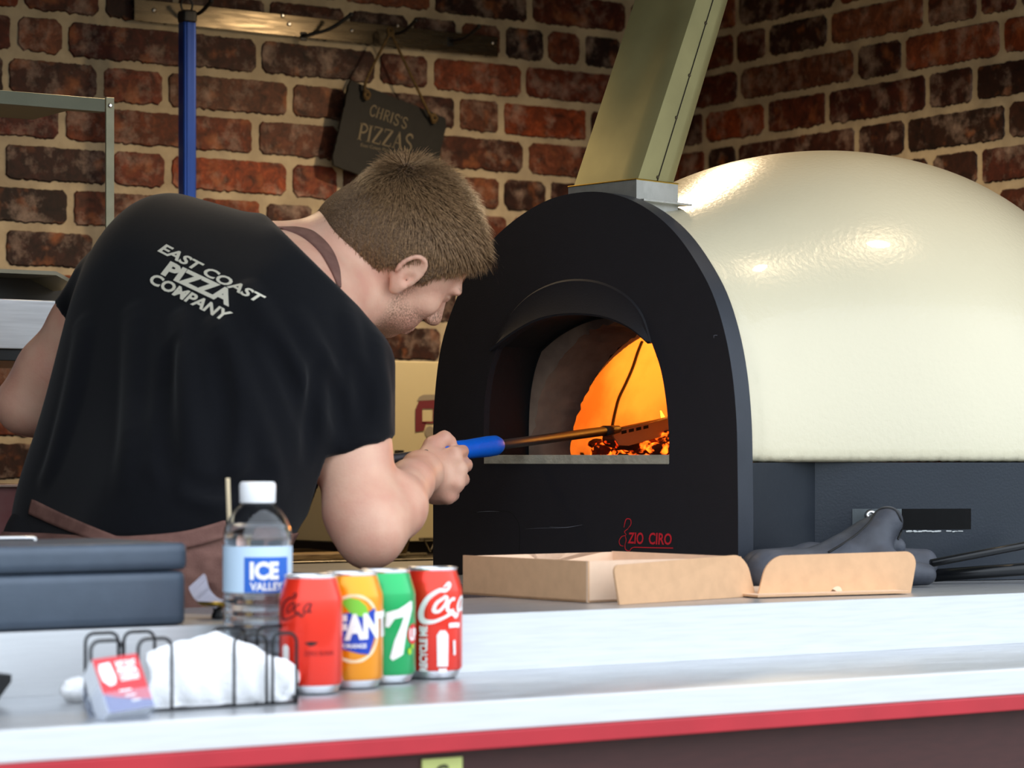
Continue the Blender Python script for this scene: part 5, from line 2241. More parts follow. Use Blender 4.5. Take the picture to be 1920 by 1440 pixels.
# blade: perforated round plate beyond the socket
b = bmesh.new()
sock = GB - dirv * .03
tube(b, [gi2 @ sock, gi2 @ (GB + dirv * .015)], [.0085, .006], 12)
link('socket', b, M['shaft'], peel, True)
e0 = P(1150, 806, (GB - CAM).dot(Fw))
e1 = P(1262, 781, (GB - CAM).dot(Fw) + .13)
ev = (e1 - e0)
lv_ = P(1190, 852, (GB - CAM).dot(Fw) + .05) - e0
lv_ = (lv_ - ev * (lv_.dot(ev) / ev.length_squared)).normalized()
evn = ev.normalized()
L_ = .19
outl = [e0, e0 + evn * L_, e0 + evn * (L_ + .02) + lv_ * .01, e0 + evn * (L_ + .01) + lv_ * .024, e0 + evn * .12 + lv_ * .028, e0 + evn * .04 + lv_ * .030, e0 + evn * .015 + lv_ * .026, e0 + lv_ * .010]
b = bmesh.new()
nrm_ = evn.cross(lv_).normalized()
prism(b, [gi2 @ p for p in outl], nrm_ * .0022)
link('blade', b, M['blade'], peel)
b = bmesh.new()
for i in range(4):
    for j in range(1):
        c_ = gi2 @ (e0 + evn * (.028 + .020 * i) + lv_ * (.007 + .014 * j)) - nrm_ * .0004
        vs = [b.verts.new(c_ + evn * x + lv_ * y) for x, y in ((-.007, -.0025), (.007, -.0025), (.007, .0025), (-.007, .0025))]
        b.faces.new(vs)
        vs = [b.verts.new(v.co + nrm_ * .0031) for v in vs]
        b.faces.new(vs)
link('perforation', b, M['seam'], peel)
b = bmesh.new()
tube(b, [gi2 @ (e0 + evn * .006), gi2 @ (e0 + evn * (L_ + .01))], .0022, 8)
link('blade_rim', b, M['chrome'], peel, True)
# ================================================================ things on the counter
def glassy(name, col, rough=0.02, ior=1.45):
    m = mat(name, col, rough, trans=1.0, ior=ior)
    return m


M['can_lid'] = mat('can_aluminium', 'E4E6EA', 0.25, 0.85)
M['white_print'] = mat('white_print', 'F4F2F0', 0.4)


def can(u, D, label, colr, prints, rz=0.0, R=.0325, H=.1205):
    c = P(u, 900, D)
    o = thing('drink_can', label, 'can', (c.x, c.y, ZL + .0005), 0, 'drink cans in a row on the ledge')
    prof = [(.0235, .003), (.0245, .0), (.027, .0015), (R - .002, .009)]
    b = bmesh.new()
    lathe(b, prof, 64, True, False)
    link('base_rim', b, M['can_lid'], o)
    b = bmesh.new()
    body = [(R - .002, .009), (R, .012), (R, H - .026), (R - .0004, H - .023), (R - .0035, H - .013), (R - .0062, H - .0045), (R - .0066, H - .0035)]
    lathe(b, body, 64, False, False)
    link('body', b, mat('can_paint', colr, 0.28, 0.35, coat=.3), o)
    b = bmesh.new()
    lathe(b, [(R - .0066, H - .0035), (R - .0056, H - .0022), (R - .0054, H - .0005), (R - .0062, H), (R - .0074, H - .0012), (R - .0080, H - .004), (.0001, H - .004)], 64, False, False)
    link('lid', b, M['can_lid'], o)
    b = bmesh.new()
    bx(b, (-.006, -.012, H - .0038), (.006, .010, H - .0024), .0006)
    link('ring_pull', b, M['can_lid'], o)
    q = Vector((c.x, c.y, 0)) - Vector((CAM.x, CAM.y, 0))
    th0 = math.atan2(-q.y, -q.x)          # direction to the camera

    lift = [0]

    def f(x, z):      # x: millimetres across as seen, 0 centre (arc length), z millimetres up
        t = th0 + x / (R * 1000)
        r = R + .0003 + .00025 * lift[0]
        zz = z / 1000
        return Vector((r * math.cos(t), r * math.sin(t), zz))
    for nm, m, build in prints:
        b = bmesh.new()
        lift[0] += 1
        build(b, f)
        bmesh.ops.recalc_face_normals(b, faces=b.faces)
        link(nm, b, m, o)
    return o


def coca(f, sc=1.0, ox=0, oz=0, w=1.0, x_sh=.0):
    """flowing script capital C and small letters as brush strokes"""
    g = lambda x, y: f(ox + (x + y * x_sh) * sc, oz + y * sc)
    S = []
    S.append(([(8, 29), (12, 33), (14, 30), (11, 26), (4, 26), (-5, 18), (-8, 6), (-4, -3), (6, -4), (16, 0), (24, 4), (30, 1), (33, 4)],
              [1.5, 3, 3.5, 3.2, 4, 5, 5.5, 5, 3.5, 2.8, 4, 4.5, 2]))
    S.append(([(11, 19), (5, 14), (4, 7), (9, 6), (14, 13), (14, 19), (10, 20)], [3, 3.6, 3.6, 3, 3.2, 3, 2.5]))
    S.append(([(24, 17), (20.5, 17.5), (17.2, 13.5), (17.4, 8), (21, 5.6), (25, 7.5)], [3.2, 2.8, 3.2, 3.6, 3.0, 2.2]))
    S.append(([(39, 18), (34, 18.5), (30.5, 12), (32, 6), (36, 8), (39.5, 19), (38.5, 7), (43, 8)], [2.6, 3.2, 3.6, 3, 2.6, 3.2, 3.4, 2]))
    return g, S, w


def script(ox, oz, sc, w=1.0, sh=0.25):
    def build(b, f):
        g, S, _ = coca(f, sc, ox, oz, w, sh)
        for pts, ws in S:
            put_ribbon(b, pts, [a * w for a in ws], g, 6)
    return build


red = 'F0321C'
dk = mat('dark_red_script', '5A080C', 0.4)
bk = mat('black_print', '1A0A0A', 0.4)


def zero_marks(b, f):
    put_poly(b, [(-6, 53), (0, 54), (7, 53.4), (4, 50.6), (0, 49.6), (-4, 50.8)], f, 3)
    put_text(b, 'ZERO', lambda x, y: f(-9 + x * 24, 39 + y * 5), .02, .2)


can(583, 2.72, 'red cola can with dark script, leftmost of the row behind the wire rack', red, [
    ('script_lettering', dk, script(-31, 79, .72, .75)),
    ('black_mark', bk, lambda b, f: put_poly(b, [(-6, 53), (0, 54), (7, 53.4), (4, 50.6), (0, 49.6), (-4, 50.8)], f, 3)),
    ('sugar_lettering', mat('faint_dark_red_print', 'A01410', .4), lambda b, f: put_text(b, 'ZERO SUGAR', lambda x, y: f(-7 + x * 32, 40 + y * 4.5), .02, .2)),
    ('white_bar', M['white_print'], lambda b, f: put_poly(b, [(-28 + 4.5 * math.cos(t), 46 + 4.5 * math.sin(t)) for t in [i * PI / 10 for i in range(11)]] + [(-32.5, 6), (-23.5, 6)], f, 4))])

org, lgreen = mat('ring_cream', 'FBE0B8', .4), mat('leaf_green', '7CC83A', .4)


def fan_ring(b, f):
    put_ribbon(b, circle2(2, 63, 29, 34, 24), [2.6, 3.4] * 12, f, 3, True)


def fan_blue(b, f):
    put_poly(b, [(-27, 62), (-24, 80), (-12, 78), (2, 80), (14, 78), (26, 84), (29, 64), (24, 50), (18, 36), (8, 37), (-10, 42), (-22, 48)], f, 4)


def fan_txt(b, f):
    put_text(b, 'FANTA', lambda x, y: f(-17 + x * 82, 52 + y * 24 + 5 * x), .06, .15)
    put_text(b, 'ORANGE', lambda x, y: f(-9 + x * 24, 43 + y * 4.5), .03, .2)


blue_m = mat('royal_blue_print', '123CB0', .4)
can(660, 2.785, 'orange drink can with blue and white lettering, second from left', 'F79A08', [
    ('ring_mark', org, fan_ring), ('blue_shape', blue_m, lambda b, f: fan_blue(b, lambda x, y: f(x, y) * 1.0)),
    ('leaf_mark', lgreen, lambda b, f: put_poly(b, [(-11, 91), (-3, 95), (7, 93), (15, 86), (18, 77), (10, 75), (0, 78), (-6, 84)], lambda x, y: f(x, y) * 1.0 + Vector((0, 0, 0)), 4)),
    ('white_lettering', M['white_print'], fan_txt)])

cher = mat('cherry_red_print', 'D8282C', .4)
can(722, 2.85, 'green lemonade can with a large white seven, third in the row', '16A85C', [
    ('numeral', M['white_print'], lambda b, f: put_poly(b, [(1, 76), (14, 79), (30, 87), (34, 87), (34, 79), (26, 60), (22, 42), (20, 31), (8, 25), (5, 28), (10, 46), (18, 63), (21, 71), (10, 69), (4, 60), (0, 61)], f, 4)),
    ('red_disc', cher, lambda b, f: put_poly(b, circle2(36, 52, 10, 11, 28), lambda x, y: f(x, y) * 1.0, 4)),
    ('disc_lettering', M['white_print'], lambda b, f: put_text(b, 'UP', lambda x, y: f(29 + x * 14, 46 + y * 12), .05, .2)),
    ('bubble', mat('lime_bubble', 'A8D020', .4), lambda b, f: (put_poly(b, circle2(29, 34, 3, 3.6, 16), f, 3), put_poly(b, circle2(34, 39, 2.4, 2.6, 12), f, 3)))])


def bottle_mark(b, f):
    put_poly(b, [(5, 14), (17, 14), (17.5, 48), (14, 53), (8, 53), (4.5, 48)], f, 4)
    put_poly(b, [(6.5, 7.5), (15.5, 7.5), (15.5, 12), (6.5, 12)], f, 4)


can(811, 2.91, 'red cola can with large white script, rightmost beside the pizza box', red, [
    ('script_lettering', M['white_print'], script(-5, 67, 1.12, 1.05)),
    ('recycle_lettering', M['white_print'], lambda b, f: put_text(b, 'RECYCLE ME', lambda x, y: f(-6 - y * 8, 9 + x * 49), .05, .15)),
    ('nutrition_panel', M['white_print'], bottle_mark),
    ('side_lettering', M['white_print'], lambda b, f: (put_ribbon(b, [(18, 58), (25, 58.5), (34, 58)], 5, f, 3), put_ribbon(b, [(25, 42), (25.5, 26)], 3, f, 3)))])

# ---------------------------------------------------------------- water bottle
c = P(483, 900, 2.78)
wb_ = thing('water_bottle', 'clear plastic water bottle with white cap and blue label beside the cans', 'bottle', (c.x, c.y, ZL + .0005))
prof = [(.020, .004), (.028, .0), (.033, .003), (.0355, .012)]
z = .02
while z < .095:
    prof += [(.0358, z), (.0342, z + .004), (.0358, z + .008)]
    z += .0125
prof += [(.0352, .100), (.0352, .148), (.0358, .152), (.0358, .158), (.0345, .166), (.030, .176), (.0245, .184), (.0185, .190), (.0145, .194), (.0135, .197), (.0135, .203)]
b = bmesh.new()
lathe(b, prof, 64, True, False)
inner = [(max(r - .0008, .001), z_ + (.001 if i < 3 else 0)) for i, (r, z_) in enumerate(prof)]
lathe(b, list(reversed(inner)), 64, False, True)
link('bottle_wall', b, glassy('clear_plastic', 'F6FAFF', .03, 1.35), wb_)
b = bmesh.new()
wp = [(r - .0012, z_) for r, z_ in prof if z_ < .172]
wp[0] = (.018, .0058)
wp[1] = (.026, .004)
lathe(b, wp + [(.029, .172)], 64)
link('water', b, glassy('water', 'F4FAFF', .0, 1.33), wb_)
b = bmesh.new()
lathe(b, [(.0182, .1925), (.0188, .194), (.0190, .211), (.0180, .2135), (.0160, .2145)], 64, True, True)
cp = link('cap', b, mat('white_cap_plastic', 'F0F1F4', .35), wb_)
smooth_by_angle(cp, 40)
b = bmesh.new()
lathe(b, [(.0362, .100), (.0362, .148)], 64, False, False)
lb = link('label', b, mat('pale_blue_label', 'C4DCF2', .35), wb_)
q = Vector((c.x, c.y, 0))
th0 = math.atan2(-q.y, -q.x)


def lf(x, z_):
    t = th0 + x / 36.2
    return Vector((.0366 * math.cos(t), .0366 * math.sin(t), z_ / 1000))


b = bmesh.new()
put_poly(b, [(-14, 100.5), (36, 100.5), (36, 137), (-14, 137)], lf, 4)
link('blue_panel', b, mat('bright_blue_label', '1F62C4', .35), lb)
lf2 = lambda x, z_: lf(x, z_) * 1.0 + Vector((.0004 * math.cos(th0), .0004 * math.sin(th0), 0))
b = bmesh.new()
put_text(b, 'ICE', lambda x, y: lf2(-8 + x * 31, 115 + y * 17), .05, .15)
link('ice_lettering', b, M['white_print'], lb)
b = bmesh.new()
put_text(b, 'VALLEY', lambda x, y: lf2(-8 + x * 36, 103 + y * 8), .03, .15)
link('valley_lettering', b, M['white_print'], lb)

# wooden stick
b = bmesh.new()
tube(b, [P(436, 1162, 2.875), P(427, 897, 2.84)], .0023, 10)
o = link('wooden_stick', b, mat('pale_wood', 'E8D4B0', .6))
tag(o, 'thin pale wooden stick standing upright behind the water bottle', 'stick')

# ---------------------------------------------------------------- cash box
fr = on_z(350, 1172, ZT)
bxr = fr.x
c0 = Vector((bxr - .3, 2.60, ZT))
cbx = thing('cash_box', 'dark grey metal cash box with closed lid on the worktop edge', 'cash box', c0)
ci2 = Matrix.Translation(-c0)
M['cash'] = mat('grey_black_powder_coat', '4A5563', .38, .15, .12, 30, bump=.1, bscale=500)
zs = 1.333
b = bmesh.new()
bx(b, (bxr - .46, 2.499, ZT + .0005), (bxr - .001, 2.70, zs), .010, ci2)
link('body', b, M['cash'], cbx, True)
b = bmesh.new()
bx(b, (bxr - .462, 2.497, zs + .0008), (bxr, 2.702, 1.3625), .010, ci2)
link('lid', b, M['cash'], cbx, True)
b = bmesh.new()
hp_ = on_z(50, 1014, 1.365)
h0 = ci2 @ Vector((hp_.x, 2.64, 1.3625))
tube(b, smooth_path([h0 + Vector((-.04, 0, 0)), h0 + Vector((-.036, 0, .003)), h0 + Vector((.036, 0, .003)), h0 + Vector((.04, 0, 0))], 6), .0022, 10)
link('handle', b, M['chrome'], cbx, True)

# ---------------------------------------------------------------- wire rack with napkins
nr = thing('wire_napkin_holder', 'black wire napkin holder made of small rounded arches on the ledge', 'napkin holder', (1.2, 2.31, ZL))
ni_ = Matrix.Translation(-Vector((1.2, 2.31, ZL)))
M['wire'] = mat('black_wire', '14161A', .35, .3)
zt = 1.2805
xs_all = []
for yy, ranges in ((2.372, ((160, 222), (232, 290), (397, 461), (482, 548))), (2.27, ((170, 230), (259, 322), (439, 500), (511, 556)))):
    for u0, u1 in ranges:
        xa, xb = on_y(u0, 1200, yy).x, on_y(u1, 1200, yy).x
        b = bmesh.new()
        r_ = .009
        pts = [Vector((xa, yy, ZL + .002)), Vector((xa, yy, zt - r_))] + [Vector((xa + r_ - r_ * math.cos(t), yy, zt - r_ + r_ * math.sin(t))) for t in (PI / 8, PI / 4, 3 * PI / 8, PI / 2)]
        pts += [Vector((xb - r_ + r_ * math.sin(t), yy, zt - r_ + r_ * math.cos(t))) for t in (0, PI / 8, PI / 4, 3 * PI / 8, PI / 2)] + [Vector((xb, yy, ZL + .002))]
        tube(b, [ni_ @ p for p in pts], .0017, 8)
        link('wire_arch', b, M['wire'], nr, True)
        xs_all += [(xa, yy), (xb, yy)]
b = bmesh.new()
xa, xb = min(x for x, y in xs_all), max(x for x, y in xs_all)
ext = {}
for yy in (2.27, 2.372):
    xa, xb = min(x for x, y in xs_all if y == yy), max(x for x, y in xs_all if y == yy)
    ext[yy] = (xa, xb)
    tube(b, [ni_ @ Vector((xa, yy, ZL + .002)), ni_ @ Vector((xb, yy, ZL + .002))], .0017, 8)
for t in (0, .2, .8, 1):
    tube(b, [ni_ @ Vector((ext[yy][0] + (ext[yy][1] - ext[yy][0]) * t, yy, ZL + .002)) for yy in (2.27, 2.372)], .0017, 8)
link('base_frame', b, M['wire'], nr, True)

M['napkin'] = mat('white_paper_napkin', 'F2F3F6', .9, 0, .03, 60, bump=.4, bscale=300)
nlab = ['frontmost white folded napkin against the wire arches', 'white napkin just behind the frontmost one in the wire holder', 'white napkin in the middle of the wire holder',
        'white napkin second from the back in the wire holder', 'rearmost white napkin in the wire holder']
rn = random.Random(5)
for i in range(5):
    yy = 2.283 + i * .0165
    u0, u1 = 282 + i * 3 - (i % 2) * 8, 556 - (4 - i) * 3
    xa, xb = on_y(u0, 1260, yy).x, on_y(u1, 1260, yy).x
    nx, nz = 36, 14
    b = bmesh.new()
    ph = rn.uniform(0, 6)
    gr = [[], []]
    for s_ in (0, 1):
        for j in range(nz + 1):
            row = []
            for k in range(nx + 1):
                a, w = k / nx, j / nz
                top_u = [(0, .052), (.15, .058), (.42, .066), (.55, .060), (.75, .046), (.92, .036), (1, .026)]
                for (a0_, h0_), (a1_, h1_) in zip(top_u[:-1], top_u[1:]):
                    if a0_ <= a <= a1_:
                        hh = h0_ + (h1_ - h0_) * (a - a0_) / (a1_ - a0_)
                hh *= (.93 + .018 * i)
                hh += .0015 * math.sin(a * 23 + ph)
                bulge = .0055 * (math.sin(w * PI) ** .5 if 0 < w < 1 else 0) * (math.sin(a * PI) ** .3 if 0 < a < 1 else 0)
                wob = .0022 * math.sin(a * 17 + ph + w * 3) + .0012 * math.sin(a * 41 + w * 9 + ph)
                y_ = yy + (bulge if s_ else -bulge) + wob
                row.append(b.verts.new(ni_ @ Vector((xa + (xb - xa) * a + .003 * math.sin(w * 5 + ph), y_, ZL + .001 + hh * w + (.001 + .001 * math.sin(a * 19 + ph)) * (1 - w)))))
            gr[s_].append(row)
    for s_ in (0, 1):
        for j in range(nz):
            strip_faces(b, gr[s_][j], gr[s_][j + 1], s_ == 1)
    per0 = gr[0][0] + [r[-1] for r in gr[0][1:]] + gr[0][-1][::-1][1:] + [r[0] for r in gr[0][1:-1]][::-1]
    per1 = gr[1][0] + [r[-1] for r in gr[1][1:]] + gr[1][-1][::-1][1:] + [r[0] for r in gr[1][1:-1]][::-1]
    m_ = len(per0)
    for k in range(m_):
        b.faces.new((per0[k], per1[k], per1[(k + 1) % m_], per0[(k + 1) % m_]))
    bmesh.ops.recalc_face_normals(b, faces=b.faces)
    o = link('napkin', b, M['napkin'], None, True)
    o.location = (1.2, 2.31, ZL)
    tag(o, nlab[i], 'napkin', 'paper napkins in the wire holder')
# crumpled tissue
b = bmesh.new()
rock(b, (0, 0, 0), .014, (1.1, .8, .9), 0, 3, .10, rn)
o = link('crumpled_napkin', b, M['napkin'], None, True)
o.location = on_z(146, 1318, ZL) + Vector((0, .005, .0125))
tag(o, 'small crumpled white napkin on the ledge left of the card holder', 'napkin')

# ---------------------------------------------------------------- business cards in a clear holder
cbase = on_z(240, 1346, ZL)
BLc, BRc, TLc, TRc = P(205, 1337, 2.425), P(290, 1324, 2.455), P(172, 1237, 2.452), P(262, 1218, 2.475)
TRc = TLc + BRc - BLc
TH = (TLc - BLc).cross(BRc - BLc).normalized()
if TH.dot(Fw) < 0:
    TH = -TH
hl_ = thing('card_holder', 'small clear acrylic holder tilted back on the ledge front edge', 'card holder', cbase)
hi_ = Matrix.Translation(-cbase)
acr = mat('clear_acrylic', 'C8D4EC', .08, alpha=.12)


def plate(b, bl, br, tl, tr, th, inv):
    v = [b.verts.new(inv @ (p + TH * k)) for k in (0, th) for p in (bl, br, tr, tl)]
    for f in ((0, 1, 2, 3), (7, 6, 5, 4), (0, 4, 5, 1), (1, 5, 6, 2), (2, 6, 7, 3), (3, 7, 4, 0)):
        b.faces.new([v[i] for i in f])
    bmesh.ops.recalc_face_normals(b, faces=b.faces)


def cf(x, y, off=-.0004):
    return BLc.lerp(BRc, x).lerp(TLc.lerp(TRc, x), y) + TH * off


def cplate(b, x0, x1, y0, y1, off, th, inv):
    plate(b, cf(x0, y0, off), cf(x1, y0, off), cf(x0, y1, off), cf(x1, y1, off), th, inv)


b = bmesh.new()
cplate(b, -.06, 1.06, -.03, .34, -.0035, .0018, hi_)
link('front_lip', b, acr, hl_)
b = bmesh.new()
cplate(b, -.06, 1.06, -.03, .8, .030, .0018, hi_)
link('back_plate', b, acr, hl_)
for x0 in (-.09, 1.06):
    b = bmesh.new()
    cplate(b, x0, x0 + .03, -.03, .5, -.0035, .035, hi_)
    link('side_plate', b, acr, hl_)
b = bmesh.new()
v = [cf(-.06, -.03, -.0035), cf(1.06, -.03, -.0035), cf(1.06, -.03, .045), cf(-.06, -.03, .045)]
prism(b, [hi_ @ Vector((p.x, p.y, ZL + .0004)) for p in v], (0, 0, .002))
link('foot', b, acr, hl_)
M['card_white'] = mat('white_card', 'E9EDF4', .5)
clab = ['front business card with red top and white van mark', 'second business card right behind the front one', 'third business card in the clear holder', 'rearmost business card in the clear holder']
for i in range(4):
    b = bmesh.new()
    inv = Matrix.Translation(-BLc)
    cplate(b, 0, 1, 0, 1 - .01 * i, .0062 * i + .0002, .0056, inv)
    o = link('business_card', b, M['card_white'])
    o.location = BLc
    tag(o, clab[i], 'card', 'business cards in the clear holder')
    if i == 0:
        cfn = lambda x, y: inv @ cf(x, y, -.0003)
        cfn2 = lambda x, y: inv @ cf(x, y, -.0008)
        for nm, m, polys in (('red_field', mat('red_card_print', 'C23038', .4), [[(0, .34), (.25, .26), (.6, .2), (1, .14), (1, 1), (0, 1)]]),
                             ('grey_field', mat('lilac_grey_print', '5E6390', .4), [[(0, 0), (1, 0), (1, .14), (.6, .2), (.25, .26), (0, .34)]])):
            b = bmesh.new()
            for pl in polys:
                put_poly(b, pl, cfn)
            link(nm, b, m, o)
        b = bmesh.new()
        put_poly(b, [(.06, .76), (.1, .88), (.34, .90), (.38, .62), (.33, .5), (.2, .47), (.08, .58)], cfn2)
        link('van_mark', b, M['white_print'], o)
        b = bmesh.new()
        for k, w_ in enumerate(('EAST COAST', 'PIZZA', 'COMPANY')):
            put_text(b, w_, lambda x, y, k=k: cfn2(.46 + x * .44, .80 - k * .13 + y * .10), .06)
        for k in range(3):
            put_ribbon(b, [(.35 + .1 * k, .36 - .1 * k), (.62 + .06 * k, .36 - .1 * k)], .03, cfn2, 1)
        link('lettering', b, M['white_print'], o)

# black card reader corner at the left edge
b = bmesh.new()
q = on_z(14, 1320, ZL)
cr0 = q.x
pr = [Vector((cr0 + .002, 0, ZL + .029)), Vector((cr0 + .002, 0, ZL + .022)), Vector((cr0 - .015, 0, ZL + .0006)), Vector((cr0 - .09, 0, ZL + .0006)), Vector((cr0 - .09, 0, ZL + .034))]
prism(b, [Vector((p.x, q.y - .005, p.z)) for p in pr], (0, .06, 0))
o = link('card_reader', b, M['black_plastic'])
tag(o, 'corner of a black card reader at the left end of the ledge', 'card reader')

# ---------------------------------------------------------------- brass dish with receipt
c = P(408, 1160, 2.90)
dz = ZT
ds = thing('brass_dish', 'small brass dish on a dark foot beside the cash box', 'dish', (c.x, c.y, dz + .0005))
b = bmesh.new()
lathe(b, [(.001, .0115), (.012, .012), (.020, .0150), (.0235, .0185), (.0225, .0190), (.018, .0160), (.010, .0140), (.001, .0135)], 40)
link('dish', b, M['brass'], ds, True)
b = bmesh.new()
lathe(b, [(.007, 0), (.0065, .004), (.0045, .008), (.006, .0118)], 24)
link('foot', b, M['black_plastic'], ds, True)
b = bmesh.new()
A_, C_ = [], []
for (u0, v0, u1, v1, d) in ((405, 1141, 424, 1126, 2.88), (385, 1136, 407, 1120, 2.885), (366, 1124, 393, 1104, 2.89), (356, 1108, 386, 1080, 2.90), (354, 1101, 381, 1076, 2.905)):
    A_.append(P(u0, v0, d))
    C_.append(P(u1, v1, d + .008))
A2, C2_ = smooth_path(A_, 6), smooth_path(C_, 6)
va = [b.verts.new(p) for p in A2]
vc = [b.verts.new(p) for p in C2_]
strip_faces(b, va, vc)
g = bmesh.ops.solidify(b, geom=b.faces[:], thickness=.0005)
o = link('receipt', b, mat('white_receipt_paper', 'DCDCEC', .8), None, True)
tag(o, 'curled white paper receipt rising from the brass dish', 'receipt')

# ---------------------------------------------------------------- open pizza box
lD = lambda lat, D, z: CAM * 1 + Rt * lat + Fw * D + Vector((0, 0, z - CAMZ))
ZX = ZT + .0006
e1 = Vector((.79, .61)).normalized()
Nn, Ll = Vector((.0912, 3.21)), Vector((-.0628, 3.41))
Rr, Bb = Nn + e1 * .25, Ll + e1 * .25
pbox = thing('pizza_box', 'open brown cardboard pizza box lying unfolded in front of the oven', 'box', lD(Nn.x, Nn.y, ZX))
pbi = Matrix.Translation(-lD(Nn.x, Nn.y, ZX))


def panel(pts, inward, th=.0028, nm='panel', m=None):
    b = bmesh.new()
    P_ = [pbi @ p for p in pts]
    nrm = (P_[1] - P_[0]).cross(P_[-1] - P_[0]).normalized()
    if nrm.dot(inward) < 0:
        nrm = -nrm
    prism(b, P_, nrm * th)
    for f in b.faces:
        if f.normal.dot(nrm) > .7:
            f.material_index = 1
    return link(nm, b, [M['card'], M['card_in_lit']], pbox)


def v2(a, z):
    return lD(a.x, a.y, z)


H_ = .050
panel([v2(Nn, ZX), v2(Rr, ZX), v2(Bb, ZX), v2(Ll, ZX)], Vector((0, 0, 1)), nm='base')
inn = Rt * e1.x + Fw * e1.y
panel([v2(Nn, ZX), v2(Ll, ZX), v2(Ll, ZX + H_), v2(Nn, ZX + H_)], inn, nm='front_wall')
lb_ = []
nL = 24
c_up = []
for i in range(nL + 1):
    t = i / nL
    p = Ll.lerp(Bb, t)
    z_ = ZX + H_ - .001
    d = abs(t - .55)
    if d < .085:
        z_ -= .014 * math.sqrt(max(0, 1 - (d / .085) ** 2))
    c_up.append(v2(p, z_))
panel([v2(Bb, ZX), v2(Ll, ZX)] + c_up, -(Rt * -e1.y * -1 + Fw * 0) if 0 else (v2(Nn, 0) - v2(Ll, 0)), nm='side_wall')
panel([v2(Bb, ZX), v2(Rr, ZX), v2(Rr, ZX + H_), v2(Bb, ZX + H_)], -inn, nm='back_wall')
o = panel([v2(Nn, ZX), v2(Rr, ZX), v2(Rr, ZX + H_ - .002), v2(Nn.lerp(Rr, .3), ZX + H_), v2(Nn, ZX + H_)], (v2(Ll, 0) - v2(Nn, 0)), nm='side_wall')
o.data.materials[0] = M['card_in_lit']  # outer face takes the lighter tone, colouring in the light it catches


def flap(bl, br, tl, tr, rl, rr_, notch=None, nm='flap', inward=None):
    """standing flap, pixel corners with depth, rounded top corners"""
    pb = [P(*bl), P(*br)]
    pt = [P(*tl), P(*tr)]
    ex = (pt[1] - pt[0]).normalized()
    pts = [pb[0]]
    if notch:
        t0, w_ = notch
        for i in range(13):
            a = PI - PI * i / 12
            q = pb[0].lerp(pb[1], t0) + (pb[1] - pb[0]).normalized() * (w_ * math.cos(a)) + ((pt[0] - pb[0]).normalized()) * (w_ * 1.2 * math.sin(a))
            pts.append(q)
    pts.append(pb[1])
    ey1 = (pb[1] - pt[1]).normalized()
    ey0 = (pb[0] - pt[0]).normalized()
    for i in range(8):
        a = i / 7 * PI / 2
        pts.append(pt[1] + ey1 * rr_ * (1 - math.sin(a)) - ex * rr_ * (1 - math.cos(a)))
    for i in range(8):
        a = i / 7 * PI / 2
        pts.append(pt[0] + ex * rl * (1 - math.sin(a)) + ey0 * rl * (1 - math.cos(a)))
    return panel(pts, inward or Fw, nm=nm)


ZL_ = ZX + .0035
F0, F1 = on_z(1421, 1120, ZX + .001), on_z(1708, 1112, ZX + .001)
ed = (F1 - F0)
pe = Vector((-ed.y, ed.x, 0)).normalized()
if pe.dot(Fw) < 0:
    pe = -pe
panel([F0, F1, F1 + pe * .20, F0 + pe * .20], Vector((0, 0, 1)), nm='lid')
flap((1162, 1134, 3.165), (1417, 1118, 3.365), (1150, 1060, 3.16), (1398, 1039, 3.36), .010, .024)
flap((1421, 1119, 3.352), (1708, 1111, 3.462), (1440, 1042, 3.365), (1722, 1033, 3.478), .024, .022, (.5, .0095))

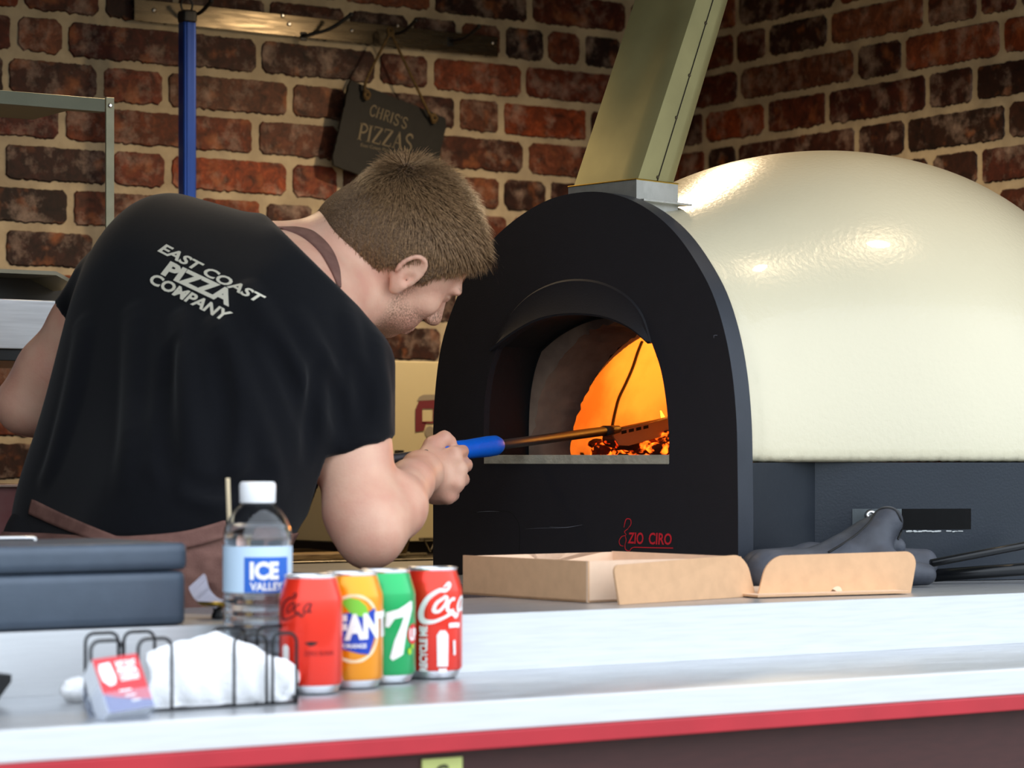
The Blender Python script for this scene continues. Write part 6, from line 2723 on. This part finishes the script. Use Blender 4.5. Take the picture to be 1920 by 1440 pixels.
# ---------------------------------------------------------------- oven gloves
def glove(parts, label, loc, mname='glove', extra=None):
    g = Field(.0035)
    for a, c_, ra, rb, k in parts:
        g.cone(a, c_, ra, rb, k)
    g.half((0, 0, ZT + .0015), (0, 0, -1), Vector(loc) - Vector((.5, .5, .3)), Vector((loc[0] + .5, loc[1] + .5, ZT)), 0)
    gv, gq = g.mesh()
    o = mesh_np('oven_glove', gv, gq, M['glove'], None, Matrix.Translation(-Vector(loc)))
    o.location = loc
    tag(o, label, 'glove', 'dark oven gloves in front of the oven')
    return o, bvh_np(gv, gq)


gA = [(pv(1545, 1066, 3.62), pv(1650, 1064, 3.62), .027, .029, .02), (pv(1590, 1046, 3.63), pv(1625, 1020, 3.64), .036, .030, .02), (pv(1625, 1018, 3.64), pv(1664, 978, 3.65), .026, .0215, .015),
      (pv(1672, 1028, 3.66), pv(1682, 1024, 3.66), .012, .012, .01), (pv(1650, 1068, 3.61), pv(1735, 1077, 3.61), .024, .015, .015), (pv(1440, 1072, 3.57), pv(1550, 1066, 3.62), .030, .028, .02)]
oA, tA = glove(gA, 'worn dark leather oven glove with its thumb sticking up', P(1600, 1094, 3.66))
gB = [(pv(1425, 1066, 3.60), pv(1520, 1058, 3.68), .026, .026, .02), (pv(1520, 1058, 3.68), pv(1640, 1056, 3.71), .026, .026, .02), (pv(1640, 1054, 3.71), pv(1735, 1050, 3.71), .022, .0155, .015),
      (pv(1640, 1070, 3.70), pv(1738, 1066, 3.70), .018, .013, .015)]
oB, tB = glove(gB, 'second dark leather glove lying flat under the thumbed one', P(1600, 1094, 3.74))
b = bmesh.new()
pts = []
for u, v in ((1553, 1036), (1580, 1020), (1605, 1003), (1630, 980), (1643, 960), (1660, 953), (1678, 957), (1689, 975), (1690, 995), (1683, 1012)):
    h_ = cast(tA, u, v)
    if h_ is None:
        h_ = P(u, v, 3.66)
    pts.append(Matrix.Translation(-P(1600, 1094, 3.66)) @ h_)
tube(b, smooth_path(pts, 5), .0016, 8)
link('piping', b, M['piping'], oA, True)

# black handles lying right of the gloves
b = bmesh.new()
tube(b, [P(1746, 1056, 3.66), P(2040, 1000, 3.74)], [.0055] * 2, 14)
o = link('black_rod', b, M['blackmetal'], None, True)
tag(o, 'thinner black metal rod resting raised above the other one by the oven', 'rod')
b = bmesh.new()
p0_, p1_ = P(1752, 1079, 3.70), P(2060, 1057, 3.72)
tube(b, [p0_, p1_], .009, 16)
o = link('metal_bar', b, M['blackmetal'], None, True)
tag(o, 'thicker black scuffed metal bar lying almost flat on the worktop', 'handle')
